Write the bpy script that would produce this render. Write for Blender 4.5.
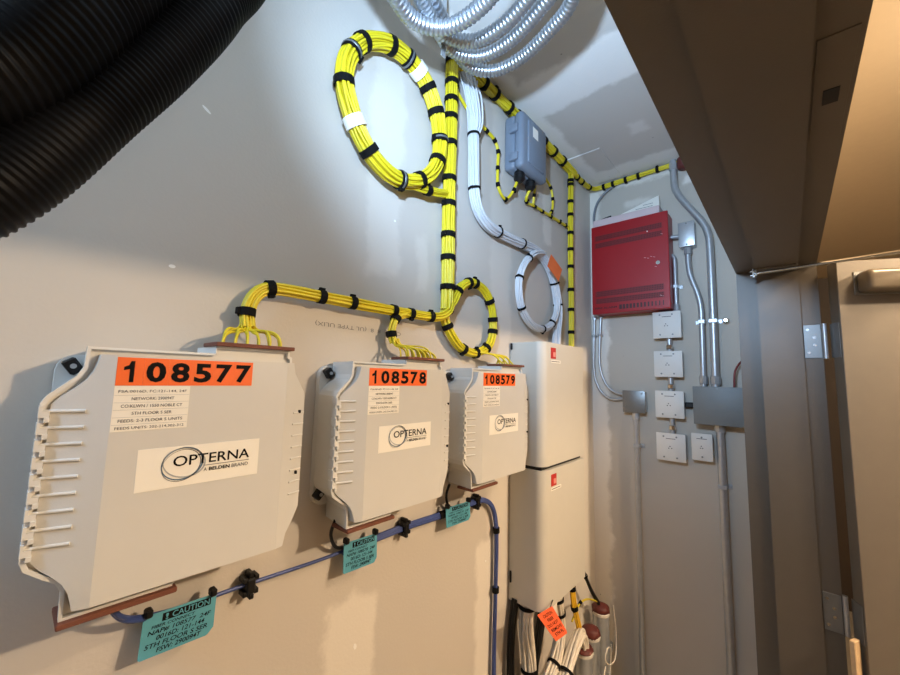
import bpy, bmesh, math, random
from mathutils import Vector, Matrix
random.seed(7)
for o in list(bpy.data.objects): bpy.data.objects.remove(o)
C = bpy.context.scene.collection
SC = bpy.context.scene

# ------------------------------------------------------------------ camera
cam_d = bpy.data.cameras.new('camera'); cam = bpy.data.objects.new('camera', cam_d); C.objects.link(cam)
cam_d.sensor_width = 36.0; cam_d.lens = 384.04 / 900 * 36; cam_d.clip_start = 0.01
RX = Vector((0.65992, -0.09414, -0.74541)); RY = Vector((-0.75094, -0.05058, -0.65843)); RZ = Vector((0.02428, 0.99427, -0.10407))
cam.matrix_world = Matrix.Translation((0, -0.7, 1.7)) @ Matrix((RX, RY, RZ)).to_4x4()
SC.camera = cam
# ------------------------------------------------------------------ world and view
w = bpy.data.worlds.new('world'); SC.world = w; w.use_nodes = True
w.node_tree.nodes['Background'].inputs[0].default_value = (0.9, 0.85, 0.8, 1); w.node_tree.nodes['Background'].inputs[1].default_value = 0.05
SC.view_settings.view_transform = 'Standard'; SC.view_settings.look = 'None'
SC.view_settings.exposure = 0.0; SC.view_settings.gamma = 1.0; SC.view_settings.use_curve_mapping = False
# ------------------------------------------------------------------ lights
WARM = (1.0, 0.76, 0.51); COOL = (0.48, 0.70, 1.0)
def bulb(name, loc, radius, energy, col):
    d = bpy.data.lights.new(name, 'POINT'); d.shadow_soft_size = radius; d.energy = energy; d.color = col
    o = bpy.data.objects.new(name, d); C.objects.link(o); o.location = loc; return o
bulb('corridor_lamp_near', (1.25, -1.35, 2.52), 0.07, 33, WARM)
bulb('corridor_lamp_far', (1.30, -2.25, 2.52), 0.05, 155, WARM)
bulb('cool_fill_bulb', (-0.9, -0.35, 2.42), 0.10, 32, COOL)   # added unseen fill for the upper left wall (invented lampholder built below)
# cool torch above the frame, aimed up along the closet (invented housing built below)
LP = Vector((0.12, -0.52, 2.12)); LD = Vector((0.90, 0.16, 0.43)).normalized()
d_ = bpy.data.lights.new('torch_light', 'SPOT'); d_.spot_size = math.radians(132); d_.spot_blend = 1.0; d_.shadow_soft_size = 0.02; d_.energy = 74; d_.color = COOL
o_ = bpy.data.objects.new('torch_light', d_); C.objects.link(o_); o_.location = LP; o_.rotation_euler = LD.to_track_quat('-Z', 'Y').to_euler()

# ------------------------------------------------------------------ helpers
def srgb(r, g, b):
    f = lambda c: ((c / 255) / 12.92 if c / 255 <= 0.04045 else (((c / 255) + 0.055) / 1.055) ** 2.4)
    return (f(r), f(g), f(b), 1)
MATS = {}
def mat(name, col, rough=0.5, metal=0.0, var=0.06, scale=30, bump=0.0, bscale=200, spec=0.5):
    if name in MATS: return MATS[name]
    m = bpy.data.materials.new(name); m.use_nodes = True; nt = m.node_tree; b = nt.nodes['Principled BSDF']
    b.inputs['Roughness'].default_value = rough; b.inputs['Metallic'].default_value = metal
    b.inputs['Specular IOR Level'].default_value = spec
    tc = nt.nodes.new('ShaderNodeTexCoord'); n = nt.nodes.new('ShaderNodeTexNoise'); n.inputs['Scale'].default_value = scale; n.inputs['Detail'].default_value = 4
    nt.links.new(tc.outputs['Object'], n.inputs['Vector'])
    mx = nt.nodes.new('ShaderNodeMix'); mx.data_type = 'RGBA'
    mx.inputs[6].default_value = [c * (1 - var) for c in col[:3]] + [1]; mx.inputs[7].default_value = [min(1, c * (1 + var)) for c in col[:3]] + [1]
    nt.links.new(n.outputs['Fac'], mx.inputs[0]); nt.links.new(mx.outputs[2], b.inputs['Base Color'])
    if bump:
        n2 = nt.nodes.new('ShaderNodeTexNoise'); n2.inputs['Scale'].default_value = bscale; n2.inputs['Detail'].default_value = 3
        nt.links.new(tc.outputs['Object'], n2.inputs['Vector'])
        bp = nt.nodes.new('ShaderNodeBump'); bp.inputs['Strength'].default_value = bump; bp.inputs['Distance'].default_value = 0.002
        nt.links.new(n2.outputs['Fac'], bp.inputs['Height']); nt.links.new(bp.outputs[0], b.inputs['Normal'])
    MATS[name] = m; return m
def wall_mat(name, base, mud, rects, rough=0.75, ragged=0.03, soft=0.012):
    """painted drywall with ragged patches of joint compound; rects = (axisA, a0, a1, axisB, b0, b1, strength)"""
    m = bpy.data.materials.new(name); m.use_nodes = True; nt = m.node_tree; N = nt.nodes.new; L = nt.links.new; b = nt.nodes['Principled BSDF']
    b.inputs['Roughness'].default_value = rough; b.inputs['Specular IOR Level'].default_value = 0.3
    tc = N('ShaderNodeTexCoord'); 
    nz = N('ShaderNodeTexNoise'); nz.inputs['Scale'].default_value = 9; nz.inputs['Detail'].default_value = 6; nz.inputs['Roughness'].default_value = 0.65
    L(tc.outputs['Object'], nz.inputs['Vector'])
    sb = N('ShaderNodeVectorMath'); sb.operation = 'SUBTRACT'; sb.inputs[1].default_value = (0.5, 0.5, 0.5); L(nz.outputs['Color'], sb.inputs[0])
    scl = N('ShaderNodeVectorMath'); scl.operation = 'SCALE'; scl.inputs['Scale'].default_value = ragged * 4; L(sb.outputs[0], scl.inputs[0])
    ad = N('ShaderNodeVectorMath'); ad.operation = 'ADD'; L(tc.outputs['Object'], ad.inputs[0]); L(scl.outputs[0], ad.inputs[1])
    sp = N('ShaderNodeSeparateXYZ'); L(ad.outputs[0], sp.inputs[0])
    def ss(ax, v, inv):
        mr = N('ShaderNodeMapRange'); mr.interpolation_type = 'SMOOTHSTEP'
        mr.inputs['From Min'].default_value = v - soft; mr.inputs['From Max'].default_value = v + soft
        mr.inputs['To Min'].default_value = 1 if inv else 0; mr.inputs['To Max'].default_value = 0 if inv else 1
        L(sp.outputs[ax], mr.inputs['Value']); return mr.outputs[0]
    def mul(a, c):
        q = N('ShaderNodeMath'); q.operation = 'MULTIPLY'; L(a, q.inputs[0])
        if isinstance(c, float): q.inputs[1].default_value = c
        else: L(c, q.inputs[1])
        return q.outputs[0]
    tot = None
    for (A, a0, a1, B, b0, b1, s) in rects:
        v = mul(mul(mul(ss(A, a0, False), ss(A, a1, True)), mul(ss(B, b0, False), ss(B, b1, True))), float(s))
        if tot is None: tot = v
        else:
            q = N('ShaderNodeMath'); q.operation = 'MAXIMUM'; L(tot, q.inputs[0]); L(v, q.inputs[1]); tot = q.outputs[0]
    n2 = N('ShaderNodeTexNoise'); n2.inputs['Scale'].default_value = 2.5; n2.inputs['Detail'].default_value = 5; L(tc.outputs['Object'], n2.inputs['Vector'])
    c1 = N('ShaderNodeMix'); c1.data_type = 'RGBA'; c1.inputs[6].default_value = [x * 0.93 for x in base[:3]] + [1]; c1.inputs[7].default_value = [x * 1.07 for x in base[:3]] + [1]
    L(n2.outputs['Fac'], c1.inputs[0])
    # small dark nicks
    vo = N('ShaderNodeTexVoronoi'); vo.inputs['Scale'].default_value = 7; L(tc.outputs['Object'], vo.inputs['Vector'])
    mr = N('ShaderNodeMapRange'); mr.inputs['From Min'].default_value = 0.012; mr.inputs['From Max'].default_value = 0.024; mr.inputs['To Min'].default_value = 0.75; mr.inputs['To Max'].default_value = 0
    L(vo.outputs['Distance'], mr.inputs['Value'])
    c2 = N('ShaderNodeMix'); c2.data_type = 'RGBA'; L(c1.outputs[2], c2.inputs[6]); c2.inputs[7].default_value = mud
    if tot is not None: L(tot, c2.inputs[0])
    else: c2.inputs[0].default_value = 0
    c3 = N('ShaderNodeMix'); c3.data_type = 'RGBA'; L(c2.outputs[2], c3.inputs[6]); c3.inputs[7].default_value = [x * 0.4 for x in base[:3]] + [1]; L(mr.outputs[0], c3.inputs[0])
    L(c3.outputs[2], b.inputs['Base Color'])
    n3 = N('ShaderNodeTexNoise'); n3.inputs['Scale'].default_value = 160; n3.inputs['Detail'].default_value = 3; L(tc.outputs['Object'], n3.inputs['Vector'])
    hm = N('ShaderNodeMath'); hm.operation = 'ADD'; L(n3.outputs['Fac'], hm.inputs[0])
    if tot is not None:
        q = N('ShaderNodeMath'); q.operation = 'MULTIPLY'; q.inputs[1].default_value = 1.2; L(tot, q.inputs[0]); L(q.outputs[0], hm.inputs[1])
    bp = N('ShaderNodeBump'); bp.inputs['Strength'].default_value = 0.25; bp.inputs['Distance'].default_value = 0.0015
    L(hm.outputs[0], bp.inputs['Height']); L(bp.outputs[0], b.inputs['Normal'])
    MATS[name] = m; return m

class MB:
    def __init__(s): s.v = []; s.f = []
    def add(s, vs, fs):
        o = len(s.v); s.v += [Vector(q) for q in vs]; s.f += [tuple(i + o for i in f) for f in fs]; return s
    def box(s, x0, x1, y0, y1, z0, z1):
        return s.add([(x0,y0,z0),(x1,y0,z0),(x1,y1,z0),(x0,y1,z0),(x0,y0,z1),(x1,y0,z1),(x1,y1,z1),(x0,y1,z1)],
                     [(0,3,2,1),(4,5,6,7),(0,1,5,4),(1,2,6,5),(2,3,7,6),(3,0,4,7)])
    def rbox(s, x0, x1, y0, y1, z0, z1, r=0.002, seg=2, M=None):
        bm = bmesh.new(); bmesh.ops.create_cube(bm, size=1)
        for v in bm.verts: v.co = Vector(((x0+x1)/2 + v.co.x*(x1-x0), (y0+y1)/2 + v.co.y*(y1-y0), (z0+z1)/2 + v.co.z*(z1-z0)))
        bmesh.ops.bevel(bm, geom=list(bm.edges), offset=r, segments=seg, affect='EDGES', profile=0.5)
        return s.addbm(bm, M)
    def addbm(s, bm, M=None):
        bm.verts.index_update()
        s.add([(M @ v.co) if M else v.co.copy() for v in bm.verts], [[v.index for v in f.verts] for f in bm.faces]); bm.free(); return s
    def obox(s, c, X, Y, Z, sx, sy, sz, r=0.0, seg=1):
        """oriented box with centre c and axes X,Y,Z"""
        M = Matrix((X, Y, Z)).transposed().to_4x4(); M.translation = Vector(c)
        if r: return s.rbox(-sx/2, sx/2, -sy/2, sy/2, -sz/2, sz/2, r, seg, M)
        t = MB().box(-sx/2, sx/2, -sy/2, sy/2, -sz/2, sz/2); return s.add([M @ q for q in t.v], t.f)
    def prism(s, pts, fn, a, b):
        """2D outline extruded: fn(u, v, d) -> xyz, d from a to b"""
        n = len(pts); vs = [fn(u, v, a) for u, v in pts] + [fn(u, v, b) for u, v in pts]
        fs = [tuple(range(n)), tuple(range(2*n-1, n-1, -1))] + [(i, i+n, (i+1) % n + n, (i+1) % n) for i in range(n)]
        return s.add(vs, fs)
    def tube(s, path, r, sides=8, caps=True, closed=False):
        path = [Vector(p) for p in path]; n = len(path); rs = r if isinstance(r, (list, tuple)) else [r] * n
        fr = frames(path, closed); vs = []; fs = []
        for (p, t, a, b), rr in zip(fr, rs):
            for k in range(sides):
                th = 2 * math.pi * k / sides; vs.append(p + (a * math.cos(th) + b * math.sin(th)) * rr)
        m = n if closed else n - 1
        for i in range(m):
            j = (i + 1) % n
            for k in range(sides):
                l = (k + 1) % sides; fs.append((i*sides+k, i*sides+l, j*sides+l, j*sides+k))
        if caps and not closed:
            fs.append(tuple(range(sides-1, -1, -1))); fs.append(tuple((n-1)*sides + k for k in range(sides)))
        return s.add(vs, fs)
    def cyl(s, p0, p1, r, sides=14): return s.tube([p0, p1], r, sides)
    def build(s, name, m, parent=None, smooth=False, angle=40):
        off = Vector(parent_loc(parent)); me = bpy.data.meshes.new(name); me.from_pydata([tuple(q - off) for q in s.v], [], s.f)
        bm = bmesh.new(); bm.from_mesh(me); bmesh.ops.recalc_face_normals(bm, faces=bm.faces); bm.to_mesh(me); bm.free()
        me.materials.append(m); me.update()
        if smooth:
            me.polygons.foreach_set('use_smooth', [True] * len(me.polygons))
            try: me.set_sharp_from_angle(angle=math.radians(angle))
            except Exception: pass
        o = bpy.data.objects.new(name, me); C.objects.link(o)
        if parent: o.parent = parent
        return o
LOC = {}
def parent_loc(p):
    q = Vector((0, 0, 0))
    while p: q = q + Vector(LOC.get(p.name, (0, 0, 0))); p = p.parent
    return q
def frames(path, closed=False):
    n = len(path); out = []; prev = None
    for i, p in enumerate(path):
        if closed: t = path[(i+1) % n] - path[i-1]
        else: t = path[min(i+1, n-1)] - path[max(i-1, 0)]
        if t.length < 1e-9: t = Vector((0, 0, 1))
        t.normalize()
        if prev is None:
            ref = Vector((0, -1, 0)) if abs(t.y) < 0.9 else Vector((1, 0, 0)); a = (ref - t * ref.dot(t)).normalized()
        else: a = (prev - t * prev.dot(t)).normalized()
        prev = a; out.append((p, t, a, t.cross(a)))
    return out
def spline(pts, step=0.006, closed=False):
    pts = [Vector(p) for p in pts]; n = len(pts); out = []
    for i in range(n if closed else n - 1):
        g = lambda k: pts[k % n] if closed else (pts[k] if 0 <= k < n else (2*pts[0]-pts[1] if k < 0 else 2*pts[-1]-pts[-2]))
        p0, p1, p2, p3 = g(i-1), g(i), g(i+1), g(i+2); m = max(2, int((p2-p1).length / step))
        for k in range(m):
            t = k / m; out.append(0.5 * ((2*p1) + (p2-p0)*t + (2*p0-5*p1+4*p2-p3)*t*t + (3*p1-p0-3*p2+p3)*t*t*t))
    if not closed: out.append(pts[-1])
    return out
def tag(o, label=None, cat=None, group=None, kind=None):
    if label: o['label'] = label
    if cat: o['category'] = cat
    if group: o['group'] = group
    if kind: o['kind'] = kind
    return o
def thing(name, loc, label, cat, group=None):
    o = bpy.data.objects.new(name, None); o.empty_display_size = 0.05; C.objects.link(o); o.location = loc; LOC[o.name] = tuple(loc)
    return tag(o, label, cat, group)
def struct(name, mb, m, label=None, cat=None, parent=None, smooth=False):
    o = mb.build(name, m, parent, smooth)
    if not parent:
        o['kind'] = 'structure'
        if label: tag(o, label, cat)
    return o
def text(body, parent, m, fn, u0, u1, v0, v1, bold=0.0, name='lettering', shear=0.0, keep=False, thick=0.0, rot180=False):
    """lettering as mesh fitted into the rectangle (u0..u1, v0..v1) of the surface fn(u, v, lift)"""
    cu = bpy.data.curves.new('t', 'FONT'); cu.body = body; cu.offset = bold; cu.resolution_u = 3; cu.shear = shear; cu.align_x = 'CENTER'
    ob = bpy.data.objects.new('t', cu); C.objects.link(ob); bpy.context.view_layer.update()
    me = bpy.data.meshes.new_from_object(ob); bpy.data.objects.remove(ob); bpy.data.curves.remove(cu)
    xs = [v.co.x for v in me.vertices]; ys = [v.co.y for v in me.vertices]
    if not xs: return None
    x0, x1, y0, y1 = min(xs), max(xs), min(ys), max(ys); off = parent_loc(parent); me.name = name
    for v in me.vertices:
        a = (v.co.x - x0) / (x1 - x0); b = (v.co.y - y0) / (y1 - y0)
        if rot180: a, b = 1 - a, 1 - b
        v.co = Vector(fn(u0 + (u1-u0)*a, v0 + (v1-v0)*b, 0.0)) - off
    me.materials.clear(); me.materials.append(m); me.update()
    o = bpy.data.objects.new(name, me); C.objects.link(o); o.parent = parent; return o

# ------------------------------------------------------------------ materials
M_box = mat('box_plastic', srgb(214, 213, 209), 0.42, var=0.02)
M_lid = mat('lid_plastic', srgb(205, 204, 201), 0.38, var=0.02, bump=0.04, bscale=600)
M_brown = mat('brown_foam', srgb(112, 66, 50), 0.8, var=0.15, bump=0.3, bscale=300)
M_black = mat('black_plastic', srgb(13, 13, 14), 0.45, var=0.1, spec=0.35)
M_strap = mat('black_hook_loop', srgb(8, 8, 9), 0.8, var=0.2, bump=0.4, bscale=900, spec=0.2)
M_yel = mat('yellow_jacket', srgb(218, 198, 34), 0.42, var=0.09, scale=60)
M_yeld = mat('deep_yellow_jacket', srgb(228, 182, 40), 0.45, var=0.1, scale=60)
M_white = mat('white_jacket', srgb(206, 208, 212), 0.42, var=0.05, scale=60)
M_cream = mat('cream_jacket', srgb(232, 224, 210), 0.42, var=0.05, scale=60)
M_blue = mat('blue_jacket', srgb(56, 74, 134), 0.4, var=0.08)
M_orange = mat('orange_label', srgb(244, 104, 30), 0.5, var=0.03)
M_paper = mat('white_label', srgb(240, 236, 226), 0.55, var=0.02)
M_ink = mat('black_ink', srgb(7, 7, 8), 0.7, var=0.05, spec=0.15)
M_inkg = mat('grey_ink', srgb(70, 70, 76), 0.6, var=0.05)
M_logo = mat('slate_blue_ink', srgb(84, 112, 138), 0.5, var=0.05)
M_logog = mat('silver_grey_ink', srgb(168, 172, 176), 0.5, var=0.05)
M_teal = mat('teal_tag_card', srgb(78, 154, 176), 0.5, var=0.05)
M_otag = mat('orange_tag_card', srgb(232, 112, 56), 0.55, var=0.06)
M_red = mat('red_paint', srgb(152, 18, 26), 0.36, var=0.05, bump=0.05)
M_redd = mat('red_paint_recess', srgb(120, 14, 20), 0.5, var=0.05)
M_steel = mat('galvanised_steel', srgb(182, 186, 190), 0.36, 0.6, var=0.14, scale=40)
M_flexs = mat('flexible_steel', srgb(176, 180, 186), 0.34, 0.9, var=0.08, scale=50)
M_chrome = mat('bright_steel', srgb(214, 214, 212), 0.2, 1.0, var=0.05)
M_plate = mat('painted_cover_plate', srgb(212, 210, 204), 0.5, var=0.03)
M_gplate = mat('grey_steel_plate', srgb(128, 130, 130), 0.38, 0.6, var=0.08)
M_genc = mat('grey_enclosure', srgb(118, 128, 142), 0.5, var=0.04)
M_cab = mat('cabinet_beige', srgb(206, 202, 192), 0.45, var=0.02)
M_duct = mat('black_corrugated', srgb(10, 11, 15), 0.5, var=0.15, spec=0.12)
M_putty = mat('firestop_putty', srgb(92, 36, 31), 0.55, var=0.2, scale=60, bump=0.5, bscale=80)
M_frame = mat('bronze_frame_paint', srgb(92, 85, 76), 0.42, var=0.05, bump=0.1, bscale=500)
M_door = mat('taupe_door_paint', srgb(106, 99, 89), 0.42, var=0.05, bump=0.1, bscale=500)
M_wood = mat('pine_wood', srgb(206, 178, 140), 0.7, var=0.15, scale=80)
M_corr = mat('tan_corridor_paint', srgb(188, 174, 152), 0.8, var=0.04, bump=0.1)
M_floor = mat('grey_concrete', srgb(150, 142, 130), 0.7, var=0.12, scale=8)
M_gwire = mat('grey_cable', srgb(120, 124, 130), 0.5, var=0.06)
M_sleeve = mat('white_plastic_bushing', srgb(226, 220, 210), 0.5, var=0.04)

PAINT = srgb(196, 189, 180); MUD = srgb(234, 228, 218)
M_wall = wall_mat('drywall_long', PAINT, MUD, [
    ('X', 0.50, 0.60, 'Z', 1.93, 2.65, 0.30), ('X', 0.45, 0.57, 'Z', 0.6, 1.24, 0.55), ('X', 0.93, 1.03, 'Z', 0.6, 1.22, 0.6),
    ('X', 0.98, 1.10, 'Z', 1.0, 2.6, 0.25), ('X', 1.33, 1.40, 'Z', 2.24, 2.50, 0.5), ('X', 1.60, 1.90, 'Z', 0.0, 2.7, 0.5), ('X', 0.66, 0.70, 'Z', 1.92, 2.06, 0.25),
    ('X', 0.0, 1.9, 'Z', 2.60, 2.7, 0.35)], ragged=0.022)
M_wallf = wall_mat('drywall_end', srgb(188, 180, 168), MUD, [
    ('Y', -0.075, 0.05, 'Z', 0.0, 2.2, 0.85), ('Y', -0.05, 0.05, 'Z', 2.1, 2.7, 0.8), ('Y', -0.6, 0.05, 'Z', 2.61, 2.7, 0.7), ('Y', -0.28, -0.16, 'Z', 2.50, 2.535, 0.5), ('Y', -0.47, -0.40, 'Z', 2.54, 2.58, 0.8)], ragged=0.02)
M_ceil = wall_mat('drywall_ceiling', srgb(198, 194, 188), srgb(238, 236, 232), [
    ('X', 1.0, 1.185, 'Y', -0.7, 0.05, 0.8), ('X', 0.0, 1.9, 'Y', -0.085, 0.05, 0.75), ('X', 1.68, 1.9, 'Y', -0.7, 0.05, 0.65), ('X', 1.425, 1.495, 'Y', -0.34, -0.29, 0.4)], ragged=0.018)

# ------------------------------------------------------------------ room shell
XF = 1.818; ZC = 2.649
struct('wall_back', MB().box(-1.7, XF, 0.0, 0.1, 0.0, 2.75), M_wall, 'long grey drywall wall carrying the numbered boxes and yellow cables', 'wall')
WB = bpy.data.objects['wall_back']
for (x, z, a, b_, rz) in ((0.147, 1.859, 0.0045, 0.0028, 0.0), (0.172, 2.130, 0.008, 0.0022, -0.6), (0.580, 2.075, 0.003, 0.003, 0), (0.52, 1.145, 0.004, 0.006, 0.3), (0.975, 1.165, 0.003, 0.003, 0), (0.50, 2.24, 0.0035, 0.005, 0.2)):
    MB().prism([(a*math.cos(q*math.pi/5)*math.cos(rz) - b_*math.sin(q*math.pi/5)*math.sin(rz), a*math.cos(q*math.pi/5)*math.sin(rz) + b_*math.sin(q*math.pi/5)*math.cos(rz)) for q in range(10)], lambda u, v, d: (x + u, -d, z + v), -0.001, 0.0006).build('filler_spot', mat('white_filler', srgb(240, 238, 234), 0.8), WB)
struct('wall_right', MB().box(XF, XF+0.1, -0.60, 0.1, 0.0, 2.75), M_wallf, 'narrow end wall of the closet behind the red panel', 'wall')
struct('wall_left', MB().box(-1.8, -1.7, -0.6, 0.1, 0.0, 2.75), M_wall, 'near end wall of the closet out of frame', 'wall')
struct('ceiling', MB().box(-1.7, XF, -0.60, 0.0, ZC, ZC+0.1), M_ceil, 'closet ceiling of drywall with broad joint compound bands', 'ceiling')
struct('floor', MB().box(-3.0, 5.0, -3.6, 0.1, -0.1, 0.0), M_floor, 'grey concrete floor of closet and corridor', 'floor')
dw = MB().box(-0.6, -0.24, -0.76, -0.60, 0, 2.75).box(1.69, 5.0, -0.76, -0.60, 0, 2.75).box(-0.24, 1.69, -0.76, -0.60, 2.135, 2.75).box(-3.0, -0.6, -0.76, -0.60, 0, 2.75)
struct('wall_front', dw, M_corr, 'door wall between closet and corridor', 'wall')
struct('ceiling_corridor', MB().box(-3.0, 5.0, -3.6, -0.76, 2.6, 2.7), M_corr, 'tan corridor ceiling seen above the open door', 'ceiling')
struct('wall_corridor', MB().box(-3.0, 5.0, -3.7, -3.6, 0, 2.75).box(-3.1, -3.0, -3.6, -0.6, 0, 2.75), M_corr, 'tan corridor walls', 'wall')
struct('wall_corridor_end', MB().box(4.4, 4.5, -3.6, -0.76, 0, 2.6), mat('dark_brown_paint', srgb(54, 42, 32), 0.6, bump=0.1), 'dark brown end wall of the corridor seen through the hinge gap', 'wall')
# raised strip of drywall patching on the ceiling near the far corner
struct('trim_1', MB().box(1.50, 1.78, -0.165, -0.004, ZC-0.003, ZC+0.002), M_ceil, 'raised drywall patch on the ceiling above the yellow cables', 'patch')

# door frame: stepped profile (y, z) for the header, (y, x) for the jamb
XJ = 1.64; ZH = 2.085
prof = [(-0.578, 0.0), (-0.578, 0.05), (-0.602, 0.05), (-0.602, 0.046), (-0.758, 0.046), (-0.758, 0.05), (-0.782, 0.05), (-0.782, 0.0), (-0.738, 0.0), (-0.738, -0.016), (-0.634, -0.016), (-0.634, 0.0)]
fr = thing('trim_2', (0.7, -0.68, 0), 'dark bronze painted steel double door frame around the closet opening', 'door frame'); fr['kind'] = 'structure'
MB().prism([(-y, z) for y, z in prof], lambda u, v, d: (d, -u, ZH + v), -0.24, XJ + 0.05).build('header', M_frame, fr)
MB().prism([(-y, z) for y, z in prof], lambda u, v, d: (XJ + v, -u, d), 0.0, ZH).build('jamb', M_frame, fr)
MB().prism([(-y, z) for y, z in prof], lambda u, v, d: (-0.19 - v, -u, d), 0.0, ZH).build('jamb', M_frame, fr)
sp = MB().rbox(0.56, 0.80, -0.777, -0.742, ZH-0.0012, ZH+0.001, 0.0004, 1).build('strike_plate', M_frame, fr)
MB().rbox(0.665, 0.70, -0.768, -0.752, ZH-0.0020, ZH-0.0008, 0.0003, 1).build('strike_hole', M_black, sp)

# open door leaf, swung past square into the corridor
PV = Vector((1.648, -0.792, 0)); A = math.radians(114)
def dl(a, n, z): # a = distance from pin along the leaf, n = towards the push face
    x, y = -a, n
    return Vector((PV.x + x*math.cos(A) - y*math.sin(A), PV.y + x*math.sin(A) + y*math.cos(A), z))
E1 = (dl(1, 0, 0) - dl(0, 0, 0)); EN = (dl(0, 1, 0) - dl(0, 0, 0)); UZ = Vector((0, 0, 1))
dr = thing('door_1', PV, 'taupe painted steel door leaf standing open at the right edge', 'door'); dr['kind'] = 'structure'
MB().obox(dl(0.46, 0.034, 1.045), E1, EN, UZ, 0.905, 0.044, 2.06, 0.0015, 1).build('door_slab', M_door, dr)
for zc in (1.84, 1.05, 0.25):
    h = MB()
    h.obox((XJ-0.0012, -0.760, zc), Vector((1,0,0)), Vector((0,1,0)), UZ, 0.0024, 0.040, 0.104, 0.0008, 1)
    h.obox(dl(0.0062, 0.030, zc), E1, EN, UZ, 0.0026, 0.042, 0.104, 0.0008, 1)
    ho = h.build('hinge', M_gplate, dr)
    k = MB().cyl((PV.x-0.006, PV.y+0.004, zc-0.054), (PV.x-0.006, PV.y+0.004, zc+0.054), 0.0062, 12); k.build('hinge_knuckle', M_steel, ho, True)
    s = MB()
    for dz in (-0.036, -0.012, 0.012, 0.036):
        s.cyl((XJ-0.0022, -0.758 + (0.008 if abs(dz) > 0.02 else -0.006), zc+dz), (XJ-0.0036, -0.758 + (0.008 if abs(dz) > 0.02 else -0.006), zc+dz), 0.0042, 10)
    s.build('hinge_screws', M_chrome, ho)
# strip of wood wedged under the middle hinge
ws = MB().obox((1.600, -0.798, 0.875), Vector((0.9, -0.42, 0)).normalized(), Vector((0.42, 0.9, 0)).normalized(), UZ, 0.030, 0.012, 0.27, 0.0015, 1).build('wood_shim', M_wood)
tag(ws, 'raw wooden strip wedged below the middle hinge of the open door', 'shim')
# door closer
dc = thing('door_closer', dl(0.3, 0.058, 1.95), 'metal door closer with long arm bolted to the open door', 'door closer')
q = MB(); q.obox(dl(0.185, 0.084, 2.005), E1, EN, UZ, 0.27, 0.056, 0.062, 0.012, 3); q.build('body', mat('closer_cover', srgb(118, 110, 98), 0.32, 0.3), dc, True)
MB().obox(dl(0.185, 0.0575, 2.005), E1, EN, UZ, 0.28, 0.003, 0.07, 0.001, 1).build('mounting_plate', M_gplate, dc)
p0 = Vector((1.542, -0.632, 2.055)); p1 = Vector((1.505, -0.965, 2.058)); p2 = dl(0.25, 0.085, 2.05)
ar = MB().tube([p0, p1], 0.0052, 10).build('forearm', M_chrome, dc, True)
MB().cyl(p1 - UZ*0.012, p1 + UZ*0.006, 0.009, 12).build('elbow', M_chrome, dc, True)
MB().obox((p1+p2)/2 - UZ*0.006, (p2-p1).normalized(), UZ.cross((p2-p1).normalized()), UZ, (p2-p1).length, 0.02, 0.007, 0.002, 1).build('main_arm', M_chrome, dc)
MB().cyl(p2 - UZ*0.05, p2 + UZ*0.006, 0.009, 12).build('spindle', M_chrome, dc, True)
MB().rbox(1.53, 1.60, -0.735, -0.637, ZH-0.020, ZH-0.016, 0.0015, 1).build('soffit_plate', M_frame, dc)
cl = MB().rbox(1.534, 1.552, -0.640, -0.622, 2.047, 2.051, 0.001, 1).rbox(1.534, 1.552, -0.640, -0.622, 2.060, 2.064, 0.001, 1).cyl((1.543, -0.631, 2.043), (1.543, -0.631, 2.071), 0.0042, 10); cl.build('clevis', M_chrome, dc)
# invented housing for the cool torch, hooked on the header (out of the frame)
lp = thing('torch_housing', (LP.x, -0.59, 2.135), 'invented housing for the cool torch light on the door header, out of view', 'lamp')
LX = LD.cross(Vector((0, 0, 1))).normalized(); LY = LX.cross(LD)
MB().tube([LP - LD*0.075, LP - LD*0.07, LP - LD*0.03, LP - LD*0.012], [0.012, 0.03, 0.034, 0.034], 20).build('lamp_housing', M_black, lp, True, 40)
MB().tube([LP - LD*0.06, (LP.x-0.06, -0.57, 2.11), (LP.x-0.06, -0.588, 2.14)], 0.006, 8).build('clip_arm', M_steel, lp, True)
MB().rbox(LP.x-0.085, LP.x-0.035, -0.602, -0.572, 2.13, 2.16, 0.004, 1).build('clip', M_black, lp)
for x, y in ((1.25, -1.35), (1.30, -2.25)):
    rl = thing('ceiling_lampholder', (x, y, 2.6), 'round corridor ceiling lampholder ' + ('near the closet door' if y > -2 else 'far from the closet door'), 'ceiling light')
    MB().cyl((x, y, 2.599), (x, y, 2.588), 0.06, 24).build('lamp_base', M_plate, rl, True, 30)

el = thing('fill_lampholder', (-0.9, -0.35, ZC), 'added lampholder for the cool fill bulb at the near closet end, out of view', 'ceiling light')  # invented fixture that carries the added fill bulb
MB().cyl((-0.9, -0.35, ZC-0.001), (-0.9, -0.35, ZC-0.015), 0.055, 24).build('lamp_base', M_plate, el, True, 30); MB().cyl((-0.9, -0.35, ZC-0.015), (-0.9, -0.35, ZC-0.07), 0.02, 16).build('socket', M_plate, el, True, 30)

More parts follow.
